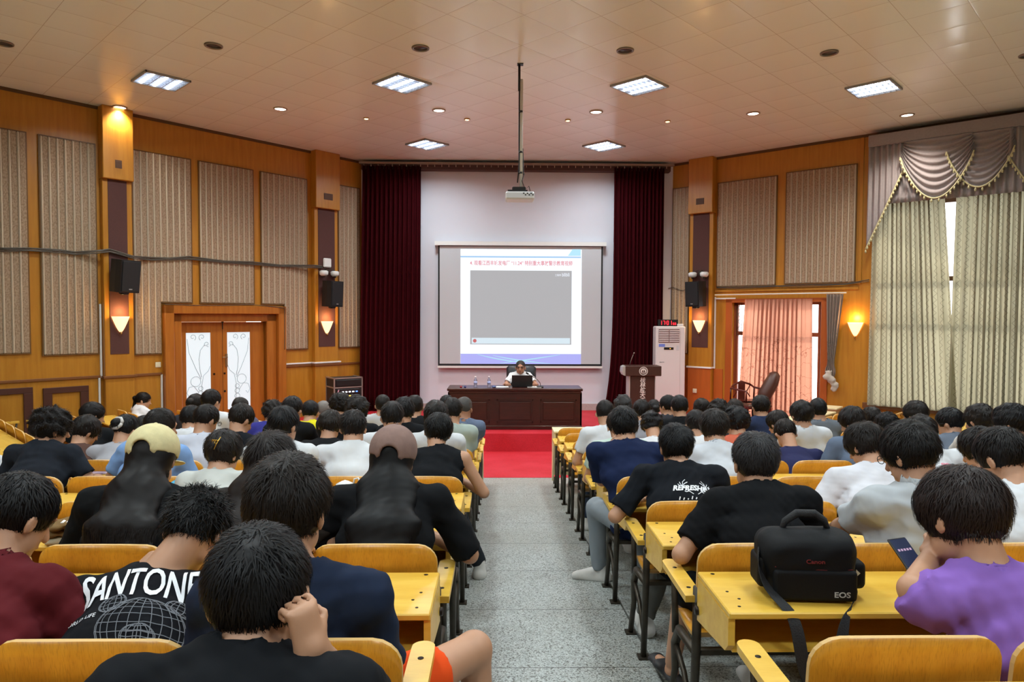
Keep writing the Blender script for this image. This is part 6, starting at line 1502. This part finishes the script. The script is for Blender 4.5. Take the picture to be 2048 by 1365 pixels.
# notebook and pen, white box, mug, bags
p = desk_at(1742, 1062, 2); nb = empty('notebook', (p.x+.03, p.y, p.z+.001), math.radians(28), 'open white notebook on the right bench desk beside the striped shirt', 'notebook')
b = MB(); b.box(-.10, .10, -.14, .14, 0, .012, .002); b.build('pages', nb, PAPER); b = MB(); b.box(-.104, .104, -.144, .144, -.0005, .003); b.build('cover', nb, M('grey notebook cover', 'a8acb0', .5))
p2 = (p.x+.045, p.y+.02, p.z+.0185); b = MB(); b.tube([(-.01, -.07, 0), (.01, .07, 0)], .005, 8); o = b.build('pen', m=BLACKM, loc=p2); o.rotation_euler = (0, 0, math.radians(20)); tag(o, 'black pen lying on the open notebook', 'pen')
p = desk_at(1613, 990, 3); b = MB(); b.box(-.045, .045, -.02, .02, 0, .032, .005); b.mat(BLACKM).box(-.005, .005, -.021, -.0195, .012, .02); b.mats[0:0] = []
o = b.build('earphone_case', loc=(p.x, p.y, p.z+.0008)); o.data.materials.clear(); o.data.materials.append(WHITEP); tag(o, 'small white box on the right bench desk', 'box')
p = desk_at(690, 992, 2); mg = empty('mug', (p.x, p.y, p.z+.001), 0, 'white lidded cup with ring handle on the left bench desk', 'cup')
b = MB(); b.lathe([(0, 0), (.045, 0), (.048, .01), (.046, .055), (.05, .06), (.05, .066), (.02, .082), (.01, .085), (0, .09)], n=24); b.build('cup_body', mg, WHITEP); b = MB(); b.tube([(.045, 0, .02), (.07, 0, .03), (.085, 0, .07), (.075, 0, .10), (.055, 0, .095), (.048, 0, .065)], .006, 8); b.build('handle', mg, WHITEP)
CY = M('cyan cloth', '4aa6cc', .7, var=.15, scale=20, bump=.4)
def lump(name, c, r, mat, label, cat, seed=1, f=40, amp=.008):
    fd = Fld(np.array(c)-np.array(r)-.02, np.array(c)+np.array(r)+.02, .008); fd.ell(c, r, None, 0); fd.noise(amp, f, seed); fd.box((c[0], c[1], c[2]-r[2]*.6-.3), (1, 1, .3), 0, cut=True); o = solid(fd, name, mat, None, c); o.location = c; tag(o, label, cat); return o
p = desk_at(1972, 975, 2); lump('folded_cloth', (p.x, p.y+.03, p.z+.035), (.075, .06, .055), CY, 'cyan bundled cloth on the right bench desk at the photo edge', 'cloth', 4)
p = desk_at(365, 985, 2); lump('folded_cloth', (p.x-.03, p.y, p.z+.03), (.06, .06, .045), CY, 'cyan bundled cloth beside the cream cap', 'cloth', 6)
p = desk_at(1785, 880, 4); lump('folded_cloth', (p.x, p.y+.1, p.z+.05), (.11, .06, .07), CY, 'blue bundled cloth behind the glasses wearer', 'cloth', 7)
p = desk_at(1907, 906, 4); bottle(p.x, p.y, p.z+.001, 'water bottle with cyan cap on the right bench desk', .23, '58c8d8', 'bottle on the benches')
# brown folded bag with white stripes
p = desk_at(140, 1085, 2); c = (p.x, p.y, p.z+.05); BR = M('brown cotton', '7a5c30', .9, var=.2, scale=25, bump=.5)
r = empty('folded_bag', (p.x, p.y, p.z+.001), math.radians(15), 'folded brown and white striped cloth bag on the left bench desk', 'bag')
for q, (dz, rx, mm) in enumerate(((.018, .12, M('beige cotton', 'c8bca0', .9, bump=.4)), (.048, .115, BR), (.078, .10, BR))):
    fd = Fld((-.16, -.12, -.01), (.16, .12, .14), .007); fd.cone((-rx*.6, 0, dz), (rx*.6, 0, dz+.01*q), .020, .022, 0, flat=(0, 1, 0), fx=3.2); fd.noise(.004, 35, q); fd.box((0, 0, -.3), (1, 1, .3), 0, cut=True); solid(fd, 'fold', mm, r)
b = MB()
for i in range(5): b.box(-.02+.022*i, -.008+.022*i, -.05, .03, .100, .104)
b.build('white_stripe', r, PAPER)
# white sheet of paper hanging at the left aisle desk, tablet-like paper by the charcoal shirt
p = desk_at(868, 1002, 2); fd = Fld((-.1, -.12, -.01), (.1, .12, .06), .007); fd.box((0, 0, .012), (.05, .08, .012), .008); fd.noise(.004, 50, 3); o = solid(fd, 'folded_paper', PAPER, None); o.location = (p.x-.04, p.y+.0, p.z+.001); tag(o, 'crumpled white paper bag on the left aisle desk beside long hair', 'paper bag')
p = desk_at(190, 948, 4); b = MB(); b.box(-.12, .12, -.08, .08, 0, .012, .002); o = b.build('magazine', m=M('violet magazine', '5a4a8a', .4, col2='c8b8d0', scale=12), loc=(p.x, p.y+.05, p.z+.001)); tag(o, 'violet magazine on the left bench desk by charcoal shirt', 'magazine')
